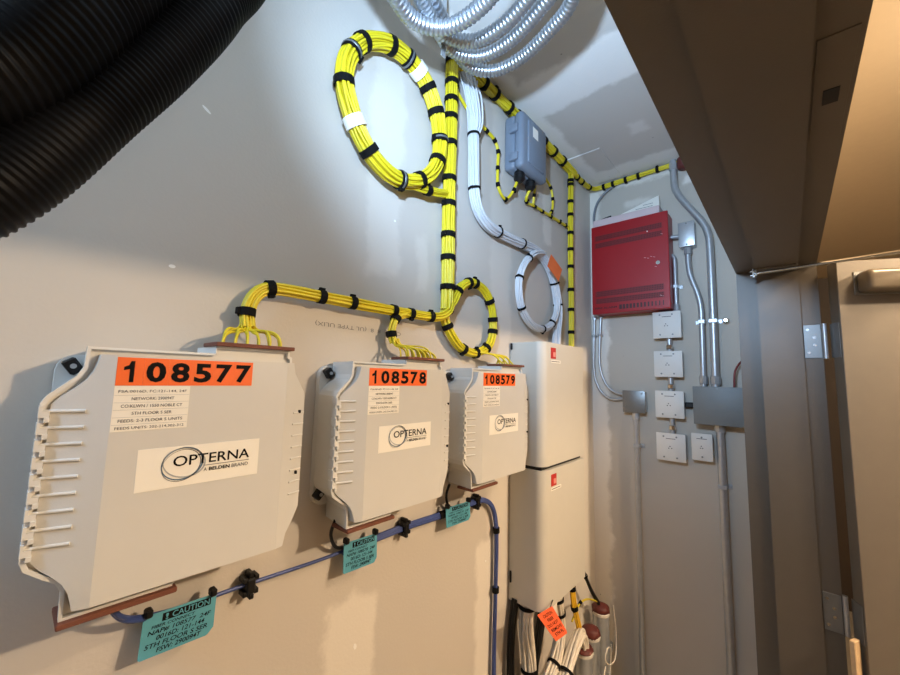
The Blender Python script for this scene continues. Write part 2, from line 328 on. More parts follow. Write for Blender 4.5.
# ------------------------------------------------------------------ cable bundles
def strands(path, R, n, sides=6, seed=0, wob=0.35, flat=1.0):
    rnd = random.Random(seed); fr_ = frames(path); mb = MB(); sr = R / math.sqrt(n) * 0.90; Re = R - sr
    L = [0.0]
    for i in range(1, len(path)): L.append(L[-1] + (path[i] - path[i-1]).length)
    for i in range(n):
        r0 = Re * math.sqrt((i + 0.6) / n); th0 = i * 2.39996; ph = rnd.uniform(0, 6.28); k = rnd.uniform(8, 22); am = rnd.uniform(0.3, 1) * wob; ra = rnd.uniform(0, 0.07)
        pts = [p + (a * math.cos(th0 + am*math.sin(k*s + ph)) * flat + b_ * math.sin(th0 + am*math.sin(k*s + ph))) * r0 * (1 - ra + ra*math.sin(k*1.3*s + ph*2)) for (p, t, a, b_), s in zip(fr_, L)]
        mb.tube(pts, sr, sides)
    return mb
def ring(mb, p, t, a, b_, R, wd, th=0.0014, sides=20):
    ri, ro = R * 0.90, R * 0.985 + th * 0.55; pr = [(-wd/2, ri), (-wd/2, ro-0.0005), (-wd/2+0.0006, ro), (wd/2-0.0006, ro), (wd/2, ro-0.0005), (wd/2, ri)]; m = len(pr); vs = []; fs = []
    for k in range(sides):
        c, s = math.cos(2*math.pi*k/sides), math.sin(2*math.pi*k/sides)
        for (d, r) in pr: vs.append(p + t*d + (a*c + b_*s)*r)
    for k in range(sides):
        for j in range(m):
            l = (k+1) % sides; jj = (j+1) % m; fs.append((k*m+j, l*m+j, l*m+jj, k*m+jj))
    mb.add(vs, fs)
def put_strap(parent, path, R, at, wd=0.012, name='strap', tab=True, seed=0, m=None):
    rnd = random.Random(seed); at = Vector(at); i = min(range(len(path)), key=lambda k: (path[k]-at).length); fr_ = frames(path)
    p, t, a, b_ = fr_[i]; mb = MB(); ring(mb, p, t, a, b_, R, wd)
    if tab:
        ang = rnd.uniform(0, 6.28); d = a*math.cos(ang)*0.4 + b_*(1 if math.sin(ang) > 0 else -1); d.normalize()
        if d.y > 0.1: d.y = -d.y * 0.3; d.normalize()
        d = (d - t*d.dot(t)).normalized()
        mb.obox(p + d*(R+0.002), d, t, d.cross(t), 0.005, wd*0.8, R*0.55, 0.0006, 1)
    return mb.build(name, m or M_strap, parent, True, 35)
def bundle(label, pts, R, n, m, strap_at, group=None, wd=0.012, cat='cable bundle', name='cable_bundle', seed=1, tab=True, wob=0.35, y=None, step=0.007, sides=6):
    path = spline(pts, step); t = thing(name, path[0], label, cat, group)
    strands(path, R, n, sides, seed, wob).build('strands', m, t, True, 80)
    for j, s in enumerate(strap_at):
        put_strap(t, path, R, (s[0], y if len(s) == 2 else s[1], s[-1]), wd, seed=seed*31+j, tab=tab)
    return t, path

GY = 'yellow network cable bundles on the wall'; yC = -0.026
# vertical riser
bundle('thick vertical riser of yellow cables from ceiling to the small yellow ring', [(0.744, yC, 2.60), (0.744, yC, 2.3), (0.745, yC, 2.1), (0.748, yC, 1.95), (0.747, yC, 1.88)], 0.0195, 32, M_yel,
       [(0.74, z) for z in (2.592, 2.524, 2.474, 2.422, 2.347, 2.245, 2.171, 2.085, 2.022, 1.938)], GY, 0.015, y=yC, seed=3)
# long horizontal run to the first box
hz = [(0.252, -0.03, 1.775), (0.250, yC, 1.80), (0.257, yC, 1.826), (0.274, yC, 1.844), (0.305, yC, 1.850), (0.40, yC, 1.850), (0.52, yC, 1.850), (0.65, yC, 1.851), (0.715, yC-0.004, 1.856), (0.745, yC-0.008, 1.874), (0.755, yC-0.006, 1.895)]
t1, pt = bundle('horizontal run of yellow cables bending down into the box numbered 108577', hz, 0.0132, 20, M_yel, [(0.250, 1.799), (0.283, 1.847), (0.382, 1.851), (0.453, 1.849), (0.566, 1.851), (0.616, 1.851), (0.684, 1.851)], GY, 0.014, y=yC, seed=5)
def fan(parent, start, ends, m, rad=0.0019, seed=0):
    rnd = random.Random(seed); st = Vector(start)
    for k, e in enumerate(ends):
        e = Vector(e); a = st + Vector((rnd.uniform(-0.010, 0.010), rnd.uniform(-0.008, 0.008), 0)); d = e.x - st.x
        P0 = a + Vector((0, 0, 0.006)); P1 = a + Vector((d*0.12, 0, -0.030)); P2 = Vector((e.x - d*0.02, e.y, e.z + 0.036 + rnd.uniform(0, 0.022))); cv = [(1-q)**3*P0 + 3*q*(1-q)**2*P1 + 3*q*q*(1-q)*P2 + q**3*e for q in [w_/14 for w_ in range(15)]]
        MB().tube(cv, rad, 6).build('loose_strand', m, parent, True, 80)
ZS = 1.742
fan(t1, (0.252, -0.03, 1.780), [(0.196 + 0.0057*k, -0.075 + 0.016*((k*7) % 3 - 1), ZS-0.003) for k in range(18)], M_yel, seed=2)
# branch down to second box
t2, pt = bundle('short yellow cable branch dropping into the box numbered 108578', [(0.600, yC, 1.846), (0.578, yC, 1.838), (0.566, yC, 1.818), (0.562, yC, 1.795), (0.567, -0.03, 1.776)], 0.0115, 14, M_yel, [(0.573, 1.829), (0.562, 1.795)], GY, 0.014, y=yC, seed=6)
fan(t2, (0.567, -0.03, 1.780), [(0.558 + 0.0057*k, -0.075 + 0.016*((k*5) % 3 - 1), ZS-0.003) for k in range(18)], M_yel, seed=4)
# small ring to third box
sm = [(0.748, -0.02, 1.875), (0.772, yC, 1.905), (0.800, yC, 1.948), (0.850, yC, 1.974), (0.905, yC, 1.965), (0.945, yC, 1.928), (0.960, yC, 1.873), (0.954, yC, 1.822), (0.925, yC, 1.788), (0.868, yC, 1.771), (0.812, yC, 1.782), (0.768, yC, 1.815), (0.748, -0.020, 1.855), (0.752, -0.017, 1.89)]
t3, pt = bundle('small ring of yellow cables above the box numbered 108579', sm, 0.0148, 22, M_yel, [(0.791, 1.932), (0.834, 1.969), (0.867, 1.972), (0.938, 1.931), (0.96, 1.879), (0.955, 1.844), (0.926, 1.79), (0.872, 1.772), (0.822, 1.785), (0.757, 1.834), (0.752, 1.886)], GY, 0.014, y=yC, seed=7)
for k in range(8):
    ex = 0.935 + k*0.009
    MB().tube(spline([(0.872 + 0.003*k, -0.036, 1.774 + 0.002*(k % 3)), (0.90 + 0.003*k, -0.048, 1.772), (ex - 0.012, -0.06, 1.766), (ex, -0.065 + 0.02*(k % 3 - 1), ZS-0.003)], 0.006), 0.0024, 6).build('loose_strand', M_yel, t3, True, 80)
# big storage ring
big = [(0.389, -0.034, 2.315), (0.398, -0.034, 2.375), (0.435, -0.034, 2.434), (0.495, -0.034, 2.474), (0.560, -0.034, 2.484), (0.625, -0.034, 2.464), (0.672, -0.034, 2.405), (0.692, -0.034, 2.335), (0.688, -0.034, 2.270), (0.655, -0.034, 2.212), (0.600, -0.034, 2.170), (0.535, -0.034, 2.155), (0.475, -0.034, 2.177), (0.430, -0.034, 2.220), (0.401, -0.034, 2.270)]
big = [(0.551 + (x-0.545)*0.965, y, 2.321 + (z-2.321)*0.975) for x, y, z in big]; bigp = spline(big, 0.007, True); bg = thing('cable_coil', bigp[0], 'large storage ring of yellow cables left of the riser', 'cable coil', GY)
strands(bigp + [bigp[0]], 0.0215, 40, 6, 11, 0.5).build('strands', M_yel, bg, True, 80)
for j, s in enumerate([(0.432, 2.432), (0.404, 2.393), (0.513, 2.48), (0.572, 2.482), (0.642, 2.449), (0.391, 2.303), (0.677, 2.396), (0.692, 2.325), (0.688, 2.262), (0.621, 2.183), (0.56, 2.159), (0.465, 2.184)]):
    put_strap(bg, bigp, 0.0215, (s[0], -0.034, s[1]), 0.016, seed=j, tab=(j % 3 == 1))
    if j in (1, 3, 7, 10): put_strap(bg, bigp, 0.0232, (s[0], -0.034, s[1]), 0.005, 'strap_edge', False, m=M_gplate)
for s in ((0.425, 2.226), (0.612, 2.472)): 
    put_strap(bg, bigp, 0.0226, (s[0], -0.034, s[1]), 0.024, 'paper_tag', False, m=M_paper)
tp = spline([(0.600, -0.03, 2.166), (0.640, -0.03, 2.172), (0.690, -0.028, 2.182), (0.735, -0.026, 2.196)], 0.006)
strands(tp, 0.013, 14, 6, 5).build('tail', M_yel, bg, True, 80); put_strap(bg, tp, 0.0135, (0.66, -0.03, 2.176), 0.018)
# ceiling run turning round the corner onto the end wall
cr = [(0.748, yC, 2.600), (0.80, -0.028, 2.612), (0.88, -0.028, 2.618), (1.10, -0.028, 2.622), (1.40, -0.028, 2.620), (1.56, -0.026, 2.616), (1.70, -0.026, 2.616), (1.765, -0.034, 2.622), (1.790, -0.060, 2.628), (1.793, -0.12, 2.630), (1.793, -0.24, 2.632), (1.793, -0.40, 2.634)]
crs = [(x, -0.028, 2.62) for x in (0.80, 0.889, 0.949, 1.033, 1.09, 1.274, 1.367, 1.45)] + [(x, -0.026, 2.616) for x in (1.603, 1.66, 1.735)] + [(1.793, y_, 2.63) for y_ in (-0.075, -0.12, -0.176, -0.232, -0.313)]
path = spline(cr, 0.007); t = thing('cable_bundle', path[0], 'yellow cables running under the ceiling and around the far corner', 'cable bundle', GY)
i0 = min(range(len(path)), key=lambda k: (path[k]-Vector((1.545, -0.026, 2.616))).length)
strands(path[:i0+4], 0.0195, 26, 6, 21).build('strands', M_yel, t, True, 80); strands(path[i0-4:], 0.0125, 14, 6, 22).build('thin_strands', M_yel, t, True, 80)
for j, s in enumerate(crs): put_strap(t, path, 0.0195 if j < 8 else 0.0125, s, 0.016 if j < 8 else 0.013, seed=j)
# drop to cabinets
bundle('vertical drop of yellow cables beside the end wall down to the beige cabinet', [(1.49, yC, 2.617), (1.530, yC, 2.606), (1.546, -0.02, 2.575), (1.546, -0.018, 2.4), (1.543, -0.018, 2.1), (1.540, -0.02, 1.84)], 0.0135, 16, M_yel,
       [(1.546, z) for z in (2.575, 2.555, 2.479, 2.419, 2.337, 2.265, 2.189, 2.088, 2.002, 1.903)], GY, 0.014, y=-0.018, seed=9)
# white bundle: drop, sweep and ring
GW = 'white network cable bundles'
wh = [(0.800, -0.026, 2.606), (0.825, -0.026, 2.55), (0.842, -0.026, 2.48), (0.850, -0.026, 2.38), (0.856, -0.026, 2.26), (0.880, -0.026, 2.20), (0.930, -0.026, 2.170), (1.00, -0.026, 2.165), (1.12, -0.026, 2.168), (1.22, -0.024, 2.172), (1.30, -0.022, 2.158), (1.365, -0.022, 2.11), (1.398, -0.024, 2.04), (1.408, -0.026, 1.96), (1.392, -0.028, 1.88), (1.382, -0.03, 1.83)]
path = spline(wh, 0.007); t = thing('cable_bundle', path[0], 'white cables dropping beside the riser then curving over to the beige cabinet', 'cable bundle', GW)
strands(path, 0.0185, 24, 6, 31, 0.3).build('strands', M_white, t, True, 80)
for j, s in enumerate([(0.849, 2.424), (0.854, 2.257), (0.985, 2.166), (1.13, 2.168), (1.385, 2.085), (1.405, 2.0)]): put_strap(t, path, 0.0185, (s[0], -0.025, s[1]), 0.007, 'tie', seed=j, tab=(j < 3))
fl = [(0.800, 2.606), (0.83, 2.606), (0.86, 2.606), (0.775, 2.606)]
fo = MB()
for k in range(10): fo.tube(spline([(0.782 + 0.008*k, -0.012 - 0.02*((k*3) % 2), 2.615), (0.800 + 0.006*k, -0.026 - 0.012*(k % 3), 2.54), (0.835 + 0.0035*k, -0.03 - 0.008*(k % 3), 2.46), (0.842 + 0.002*k, -0.03, 2.42)], 0.01), 0.003, 6)
fo.build('spread_strands', M_white, t, True, 80)
wl_ = [(1.27, -0.032, 2.172), (1.20, -0.034, 2.150), (1.135, -0.034, 2.098), (1.098, -0.034, 2.035), (1.098, -0.034, 1.98), (1.125, -0.034, 1.928), (1.185, -0.034, 1.892), (1.26, -0.034, 1.884), (1.325, -0.034, 1.905), (1.375, -0.034, 1.96), (1.395, -0.03, 2.02)]
bundle('ring of white cables hanging above the beige cabinet', wl_, 0.0145, 16, M_white, [(1.163, 2.125), (1.098, 2.042), (1.115, 1.941), (1.257, 1.884), (1.336, 1.918)], GW, 0.008, name='cable_coil', cat='cable coil', y=-0.034, seed=12)
ot = MB().obox((1.305, -0.062, 2.118), Vector((0.86, -0.1, -0.5)).normalized(), Vector((0.1, 0.99, 0)).normalized(), Vector((0.5, 0, 0.86)).normalized(), 0.085, 0.0012, 0.06)
o = ot.build('paper_tag', M_otag); tag(o, 'small orange tag tied to the white cable ring', 'tag')

# thin yellow leads of the grey enclosure
GJ = 'thin yellow leads of the grey enclosure'; yj = -0.013
bundle('thin yellow lead looping from the riser to the left gland of the grey enclosure', [(0.765, -0.02, 2.535), (0.80, yj, 2.522), (0.86, yj, 2.495), (0.93, yj, 2.488), (0.975, yj, 2.478), (0.996, yj, 2.448), (0.995, yj, 2.39), (0.997, yj, 2.335), (1.02, yj, 2.308), (1.05, yj, 2.305), (1.070, -0.025, 2.335), (1.082, -0.035, 2.375)], 0.0062, 3, M_yel,
       [(0.929, 2.486), (0.974, 2.479), (0.996, 2.45), (0.995, 2.393), (0.996, 2.338), (1.045, 2.305), (1.070, 2.345)], GJ, 0.014, name='cable', cat='cable', y=yj, seed=41, sides=8)
bundle('thin yellow lead from the right gland of the grey enclosure to the corner drop', [(1.160, -0.040, 2.375), (1.160, -0.025, 2.35), (1.185, yj, 2.342), (1.24, yj, 2.348), (1.30, yj, 2.350), (1.37, yj, 2.354), (1.45, yj, 2.357), (1.535, yj, 2.360)], 0.0062, 3, M_yel,
       [(1.175, 2.345), (1.239, 2.35), (1.302, 2.349), (1.369, 2.354), (1.45, 2.357), (1.51, 2.36)], GJ, 0.014, name='cable', cat='cable', y=yj, seed=42, sides=8)
bundle('thin yellow lead arcing off the right side of the grey enclosure', [(1.255, -0.02, 2.505), (1.31, yj, 2.498), (1.365, yj, 2.48), (1.388, yj, 2.44), (1.385, yj, 2.39), (1.36, yj, 2.358)], 0.0058, 3, M_yel,
       [(1.311, 2.498), (1.374, 2.475), (1.388, 2.432), (1.375, 2.375)], GJ, 0.014, name='cable', cat='cable', y=yj, seed=43, sides=8)
bundle('short thin yellow lead under the middle of the grey enclosure', [(1.215, -0.03, 2.42), (1.222, -0.022, 2.39), (1.230, yj, 2.355)], 0.0055, 3, M_yel, [(1.222, 2.385)], GJ, 0.012, name='cable', cat='cable', y=yj, seed=44, sides=8)

# ------------------------------------------------------------------ grey wall enclosure
ge = thing('wall_enclosure', (1.13, 0, 2.5), 'grey plastic hinged enclosure on the wall below the ceiling cables', 'enclosure')
gx0, gx1, gz0, gz1 = 1.045, 1.212, 2.405, 2.598
MB().rbox(gx0, gx1, -0.045, -0.002, gz0, gz1, 0.012, 3).build('body', M_genc, ge, True)
MB().rbox(gx0-0.003, gx1+0.003, -0.078, -0.043, gz0-0.003, gz1+0.003, 0.014, 3).rbox(gx0+0.03, gx1-0.03, -0.084, -0.07, gz0+0.02, gz1-0.02, 0.005, 2).build('lid', M_genc, ge, True)
for z in (2.44, 2.54): MB().rbox(gx0-0.012, gx0+0.002, -0.062, -0.03, z-0.014, z+0.014, 0.003, 2).build('hinge', M_genc, ge, True)
for z in (2.455, 2.545): MB().rbox(gx1-0.002, gx1+0.014, -0.066, -0.026, z-0.014, z+0.014, 0.004, 2).build('latch', M_genc, ge, True)
MB().box(1.10, 1.135, -0.0848, -0.0842, 2.525, 2.562).build('sticker', M_paper, ge)
for x in (1.085, 1.16):
    g = MB().tube([(x, -0.04, gz0+0.005), (x, -0.04, gz0-0.008), (x, -0.04, gz0-0.010), (x, -0.04, gz0-0.026), (x, -0.04, gz0-0.036)], [0.017, 0.017, 0.019, 0.019, 0.010], 10); g.build('cable_gland', M_black, ge)

# ------------------------------------------------------------------ numbered fibre boxes
def lid_p(u): # protrusion of the lid surface
    if u < 0.057: return 0.0915 + (0.110-0.0915) * max(0, (u-0.0085)) / 0.0485
    if u > 0.262: return 0.110 - (u-0.262) / 0.040 * 0.012
    return 0.110
def lid_profile():
    cols = []
    def zt(u):
        d = u if u < 0.151 else (0.302 - u) * 1.0
        for (a, za), (b_, zb) in zip(CT[:-1], CT[1:]):
            if a <= d <= b_: return za + (zb-za) * (d-a) / (b_-a)
        return CT[-1][1]
    CT = [(0.004, 1.650), (0.008, 1.660), (0.016, 1.670), (0.026, 1.679), (0.034, 1.688), (0.039, 1.698), (0.042, 1.709), (0.0435, 1.717), (0.2, 1.717)]
    CR = [(0.003, 1.665), (0.012, 1.682), (0.024, 1.700), (0.028, 1.717), (0.2, 1.717)]
    us = [0.0085, 0.0105, 0.0125, 0.016, 0.021, 0.026, 0.030, 0.034, 0.0365, 0.039, 0.0405, 0.042, 0.0435, 0.05, 0.057, 0.062, 0.11, 0.2, 0.258, 0.262, 0.268, 0.274, 0.278, 0.284, 0.290, 0.295, 0.299]
    def it(tb, d):
        for (a, za), (b_, zb) in zip(tb[:-1], tb[1:]):
            if a - 1e-9 <= d <= b_ + 1e-9: return za + (zb-za) * (d-a) / (b_-a)
        return tb[-1][1]
    for u in us:
        if u < 0.151: top = it(CT, u); bot = 3.156 - it(CT, u)
        else: top = it(CR, 0.302-u); bot = 3.156 - it(CR, 0.302-u)
        cols.append((u, top, bot))
    return cols
OUT = [(0.0, 1.662), (0.004, 1.670), (0.016, 1.682), (0.026, 1.692), (0.031, 1.702), (0.032, 1.726), (0.166, 1.726), (0.166, 1.7365), (0.272, 1.7365), (0.272, 1.728), (0.276, 1.726), (0.277, 1.715), (0.280, 1.703), (0.300, 1.672), (0.302, 1.664),
       (0.302, 1.506), (0.300, 1.498), (0.280, 1.462), (0.276, 1.452), (0.274, 1.438), (0.138, 1.434), (0.138, 1.4265), (0.035, 1.4265), (0.034, 1.458), (0.029, 1.468), (0.016, 1.478), (0.004, 1.488), (0.0, 1.498)]
def fibre_box(x0, num, lines, label):
    t = thing('fiber_box', (x0 + 0.151, 0, 1.43), label, 'fiber box', 'numbered fiber distribution boxes')
    P = lambda u, v, d: (x0 + u, -d, v)
    # back plate with rounded corners
    rc = []
    for cx, cz, a0 in ((0.274, 1.698, 0), (0.032, 1.698, 90), (0.032, 1.472, 180), (0.274, 1.472, 270)):
        for k in range(5): a = math.radians(a0 + k*22.5); rc.append((cx + 0.02*math.cos(a), cz + 0.02*math.sin(a)))
    MB().prism(rc, P, 0.001, 0.014).build('back_plate', M_box, t)
    bd = MB(); nO = len(OUT); bk = [(0.151 + (u-0.151)*0.915, v) for u, v in OUT]
    bd.add([P(u, v, 0.010) for u, v in bk] + [P(u, v, 0.0865) for u, v in OUT], [tuple(range(nO)), tuple(range(2*nO-1, nO-1, -1))] + [(q, q+nO, (q+1) % nO + nO, (q+1) % nO) for q in range(nO)]); bd.build('body', M_box, t)
    # thin raised lip that runs around the body's front edge
    lip = MB(); n = len(OUT); cx, cz = 0.151, 1.58
    inn = [(u + (cx-u)*0.018 + (0.0012 if u < cx else -0.0012), v + (cz-v)*0.020) for u, v in OUT]
    for i in range(n):
        j = (i+1) % n; lip.add([P(*OUT[i], 0.0865), P(*OUT[j], 0.0865), P(*inn[j], 0.0865), P(*inn[i], 0.0865), P(*OUT[i], 0.0935), P(*OUT[j], 0.0935), P(*inn[j], 0.0935), P(*inn[i], 0.0935)],
                               [(0,1,5,4), (1,2,6,5), (2,3,7,6), (3,0,4,7), (4,5,6,7)])
    lip.build('rim', M_paper if False else M_box, t)
    # lid
    cols = lid_profile(); mb = MB(); vs = []; fs = []
    for (u, zt, zb) in cols: vs += [P(u, zt, lid_p(u)), P(u, zb, lid_p(u)), P(u, zt, 0.0855), P(u, zb, 0.0855)]
    m = len(cols)
    for i in range(m-1):
        a, b_ = 4*i, 4*(i+1); fs += [(a, a+1, b_+1, b_), (a, b_, b_+2, a+2), (a+1, a+3, b_+3, b_+1)]
    fs += [(0, 2, 3, 1), (4*(m-1), 4*(m-1)+1, 4*(m-1)+3, 4*(m-1)+2)]
    mb.add(vs, fs); lid = mb.build('lid', M_lid, t, True, 12)
    # interlocking hinge teeth and moulded ribs down both sides
    for k in range(9):
        z = 1.652 - k*0.0178
        MB().box(x0-0.0005, x0+0.0080, -0.0975, -0.082, z-0.0055, z+0.0010).box(x0-0.0005, x0+0.0022, -0.0975, -0.082, z+0.0010, z+0.0070).box(x0+0.0040, x0+0.0085, -0.0985, -0.088, z-0.0105, z-0.0055).build('hinge_tooth', M_box, t)
        rp = [P(u, z + 0.001, lid_p(u) + 0.0008) for u in (0.002, 0.012, 0.024, 0.036)]
        MB().tube(rp, 0.0019, 8).build('rib', M_box, lid, True, 60)
        if k: 
            rp = [P(u, z + 0.004, lid_p(u) + 0.0004) for u in (0.278, 0.288, 0.2985)]
            MB().tube(rp, 0.0014, 6).build('rib', M_box, lid, True, 60)
    for z in (1.640, 1.545): MB().rbox(x0+0.288, x0+0.291, -0.106, -0.100, z-0.0025, z+0.0025, 0.0006, 1).build('plug', M_black, lid)
    # brown cable brushes at the top right and bottom left necks
    MB().rbox(x0+0.162, x0+0.276, -0.102, -0.045, 1.7365, 1.7425, 0.001, 1).build('cable_brush', M_brown, t)
    MB().rbox(x0+0.033, x0+0.142, -0.101, -0.050, 1.4205, 1.4268, 0.001, 1).build('cable_brush', M_brown, t)
    # black corner clips
    for cu, cz, rz in ((0.027, 1.703, -0.6), (0.020, 1.476, 0.75), (0.288, 1.474, -0.6), (0.288, 1.70, 0.6)):
        X = Vector((math.cos(rz), 0, -math.sin(rz))); Z = Vector((math.sin(rz), 0, math.cos(rz)))
        c = MB().obox((x0+cu, -0.021, cz), X, Vector((0, 1, 0)), Z, 0.014, 0.016, 0.020, 0.002, 1).build('corner_clip', M_black, t)
        MB().cyl((x0+cu, -0.028, cz), (x0+cu, -0.0312, cz), 0.0032, 10).build('screw', M_steel, c)
    # number label made of six stickers
    for k in range(6):
        a = 0.0575 + k*0.02535
        s = MB().box(x0+a, x0+a+0.0252, -0.1106, -0.1095, 1.6815, 1.7148).build('number_sticker', M_orange, lid)
        wdt = 0.0200 if num[k] != '1' else 0.0125
        if num[k] == '1':
            g0 = a + 0.0065
            MB().prism([(0.0, 1.6995), (0.0, 1.7035), (0.0045, 1.7058), (0.0062, 1.7105), (0.0098, 1.7105), (0.0098, 1.6855), (0.0056, 1.6855), (0.0056, 1.7010)], lambda u, v, d: (x0 + g0 + u, -d, v), 0.1106, 0.1111).build('numeral', M_ink, s)
            continue
        text(num[k], s, M_ink, lambda u, v, l: (x0 + u, -0.1111, v), a + 0.0126 - wdt/2 + (0.002 if num[k] == '1' else 0), a + 0.0126 + wdt/2, 1.6855, 1.7105, 0.034, 'numeral')
    s = MB().box(x0+0.0575, x0+0.133, -0.1104, -0.1095, 1.628, 1.6808).build('information_sticker', M_paper, lid)
    for k, ln in enumerate(lines):
        z = 1.6745 - k*0.0086; wd = min(0.068, 0.00265 * len(ln))
        text(ln, s, M_inkg, lambda u, v, l: (x0 + u, -0.1108, v), 0.0953 - wd/2, 0.0953 + wd/2, z - 0.0018, z + 0.0018, 0.006)
        if k: MB().box(x0+0.058, x0+0.1325, -0.1106, -0.1104, z+0.0040, z+0.0043).build('rule', M_logog, s)
    # maker's sticker
    s = MB().box(x0+0.0855, x0+0.2265, -0.1105, -0.1095, 1.5545, 1.6045).build('maker_sticker', M_paper, lid)
    Q = lambda u, v, l: (x0 + u, -0.1110, v)
    text('OPTERNA', s, M_ink, Q, 0.122, 0.2135, 1.5795, 1.5925, 0.010)
    text('A', s, M_ink, Q, 0.157, 0.1605, 1.5690, 1.5736, 0.002); text('BELDEN', s, M_ink, Q, 0.163, 0.1885, 1.5690, 1.5736, 0.03); text('BRAND', s, M_inkg, Q, 0.191, 0.2125, 1.5690, 1.5736, 0.002)
    MB().box(x0+0.157, x0+0.2135, -0.1111, -0.1104, 1.5763, 1.5769).build('rule', M_inkg, s)
    for (cx, cz, rx, rz, mm, wd, tilt) in ((0.1325, 1.5825, 0.0225, 0.0195, M_logo, 0.0010, 0.2), (0.1345, 1.5835, 0.0235, 0.0180, M_logog, 0.0009, -0.25), (0.1315, 1.5805, 0.0215, 0.0190, M_inkg, 0.0004, 0.45)):
        r = MB(); vs = []; fs = []; n = 40
        for k in range(n):
            a = 2*math.pi*k/n; w_ = wd*(0.5 + 0.6*(0.5 - 0.5*math.cos(a - 2.6)))
            for q_ in (-1, 1):
                px, pz = (rx + q_*w_)*math.cos(a), (rz + q_*w_)*math.sin(a); vs.append(Q(cx + px*math.cos(tilt) - pz*math.sin(tilt), cz + px*math.sin(tilt) + pz*math.cos(tilt), 0))
        fs = [(2*k, 2*k+1, (2*k+3) % (2*n), (2*k+2) % (2*n)) for k in range(n)]
        r.add(vs, fs).build('swoosh', mm, s)
    return t
LN = ['FSA:0016D, FC:121-144, 24F', 'NETWORK: 290094T', 'CO:KLWN / 1550 NOBLE CT', '5TH FLOOR S SER', 'FEEDS: 2-3 FLOOR S UNITS', 'FEEDS UNITS: 202-214,302-312']
fibre_box(0.0235, '108577', LN, 'large looking nearest light grey box with orange number label 108577')
fibre_box(0.3850, '108578', LN, 'middle light grey box with orange number label 108578')
fibre_box(0.7440, '108579', LN, 'farthest light grey box with orange number label 108579, next to the cabinet')

# ------------------------------------------------------------------ blue cable and caution tags
bl = [(0.105, -0.06, 1.425), (0.118, -0.05, 1.392), (0.15, -0.022, 1.366), (0.20, -0.014, 1.356), (0.29, -0.013, 1.354), (0.42, -0.013, 1.350), (0.49, -0.013, 1.351), (0.63, -0.013, 1.354), (0.78, -0.013, 1.350), (0.90, -0.014, 1.353), (0.945, -0.014, 1.347), (0.983, -0.014, 1.322), (1.004, -0.014, 1.275), (1.010, -0.014, 1.20), (1.008, -0.014, 1.05), (1.004, -0.014, 0.85), (1.0, -0.014, 0.3), (1.0, -0.014, 0.0)]
bp = spline(bl, 0.008); bt = thing('blue_cable', bp[0], 'blue cable running below the boxes then turning down the wall', 'cable')
i1 = min(range(len(bp)), key=lambda k: abs(bp[k].x - 0.47) if k < len(bp)*0.7 else 9)
MB().tube(bp[:i1+2], 0.0031, 10).build('thin_jacket', M_blue, bt, True, 80)
strands(bp[i1:], 0.0088, 4, 10, 3, 0.25).build('jacket', M_blue, bt, True, 80)
MB().tube(spline([(0.10, -0.06, 1.425), (0.125, -0.04, 1.380), (0.17, -0.016, 1.357), (0.23, -0.01, 1.349)], 0.008), 0.0035, 8).build('second_jacket', M_blue, bt, True, 80)
MB().tube(spline([(0.425, -0.05, 1.43), (0.427, -0.035, 1.40), (0.45, -0.02, 1.366), (0.49, -0.013, 1.354)], 0.008), 0.0033, 8).build('feeder_jacket', M_black, bt, True, 80)
MB().tube(spline([(0.771, -0.03, 1.428), (0.768, -0.022, 1.40), (0.785, -0.016, 1.368), (0.82, -0.013, 1.353)], 0.008), 0.0033, 8).build('feeder_jacket', M_black, bt, True, 80)
for j, s in enumerate([(0.291, 1.354, 1), (0.632, 1.354, 1), (0.905, 1.352, 1)]):
    c = Vector((s[0], -0.012, s[1])); k = MB()
    k.rbox(c.x-0.007, c.x+0.007, -0.026, 0.0, c.z-0.012, c.z+0.012, 0.002, 1)
    for (dx, dz) in ((-0.009, 0.010), (0.009, 0.011), (-0.008, -0.011), (0.009, -0.010), (0.0, 0.017), (0.002, -0.017)): k.rbox(c.x+dx-0.0035, c.x+dx+0.0035, -0.024, -0.004, c.z+dz-0.004, c.z+dz+0.004, 0.001, 1)
    k.build('cable_clip', M_black, bt)
put_strap(bt, bp, 0.0092, (0.765, -0.013, 1.35), 0.026, 'tape', False)
for z in (1.250, 1.075): put_strap(bt, bp, 0.0095, (1.01, -0.014, z), 0.016, 'tie', True, seed=4)
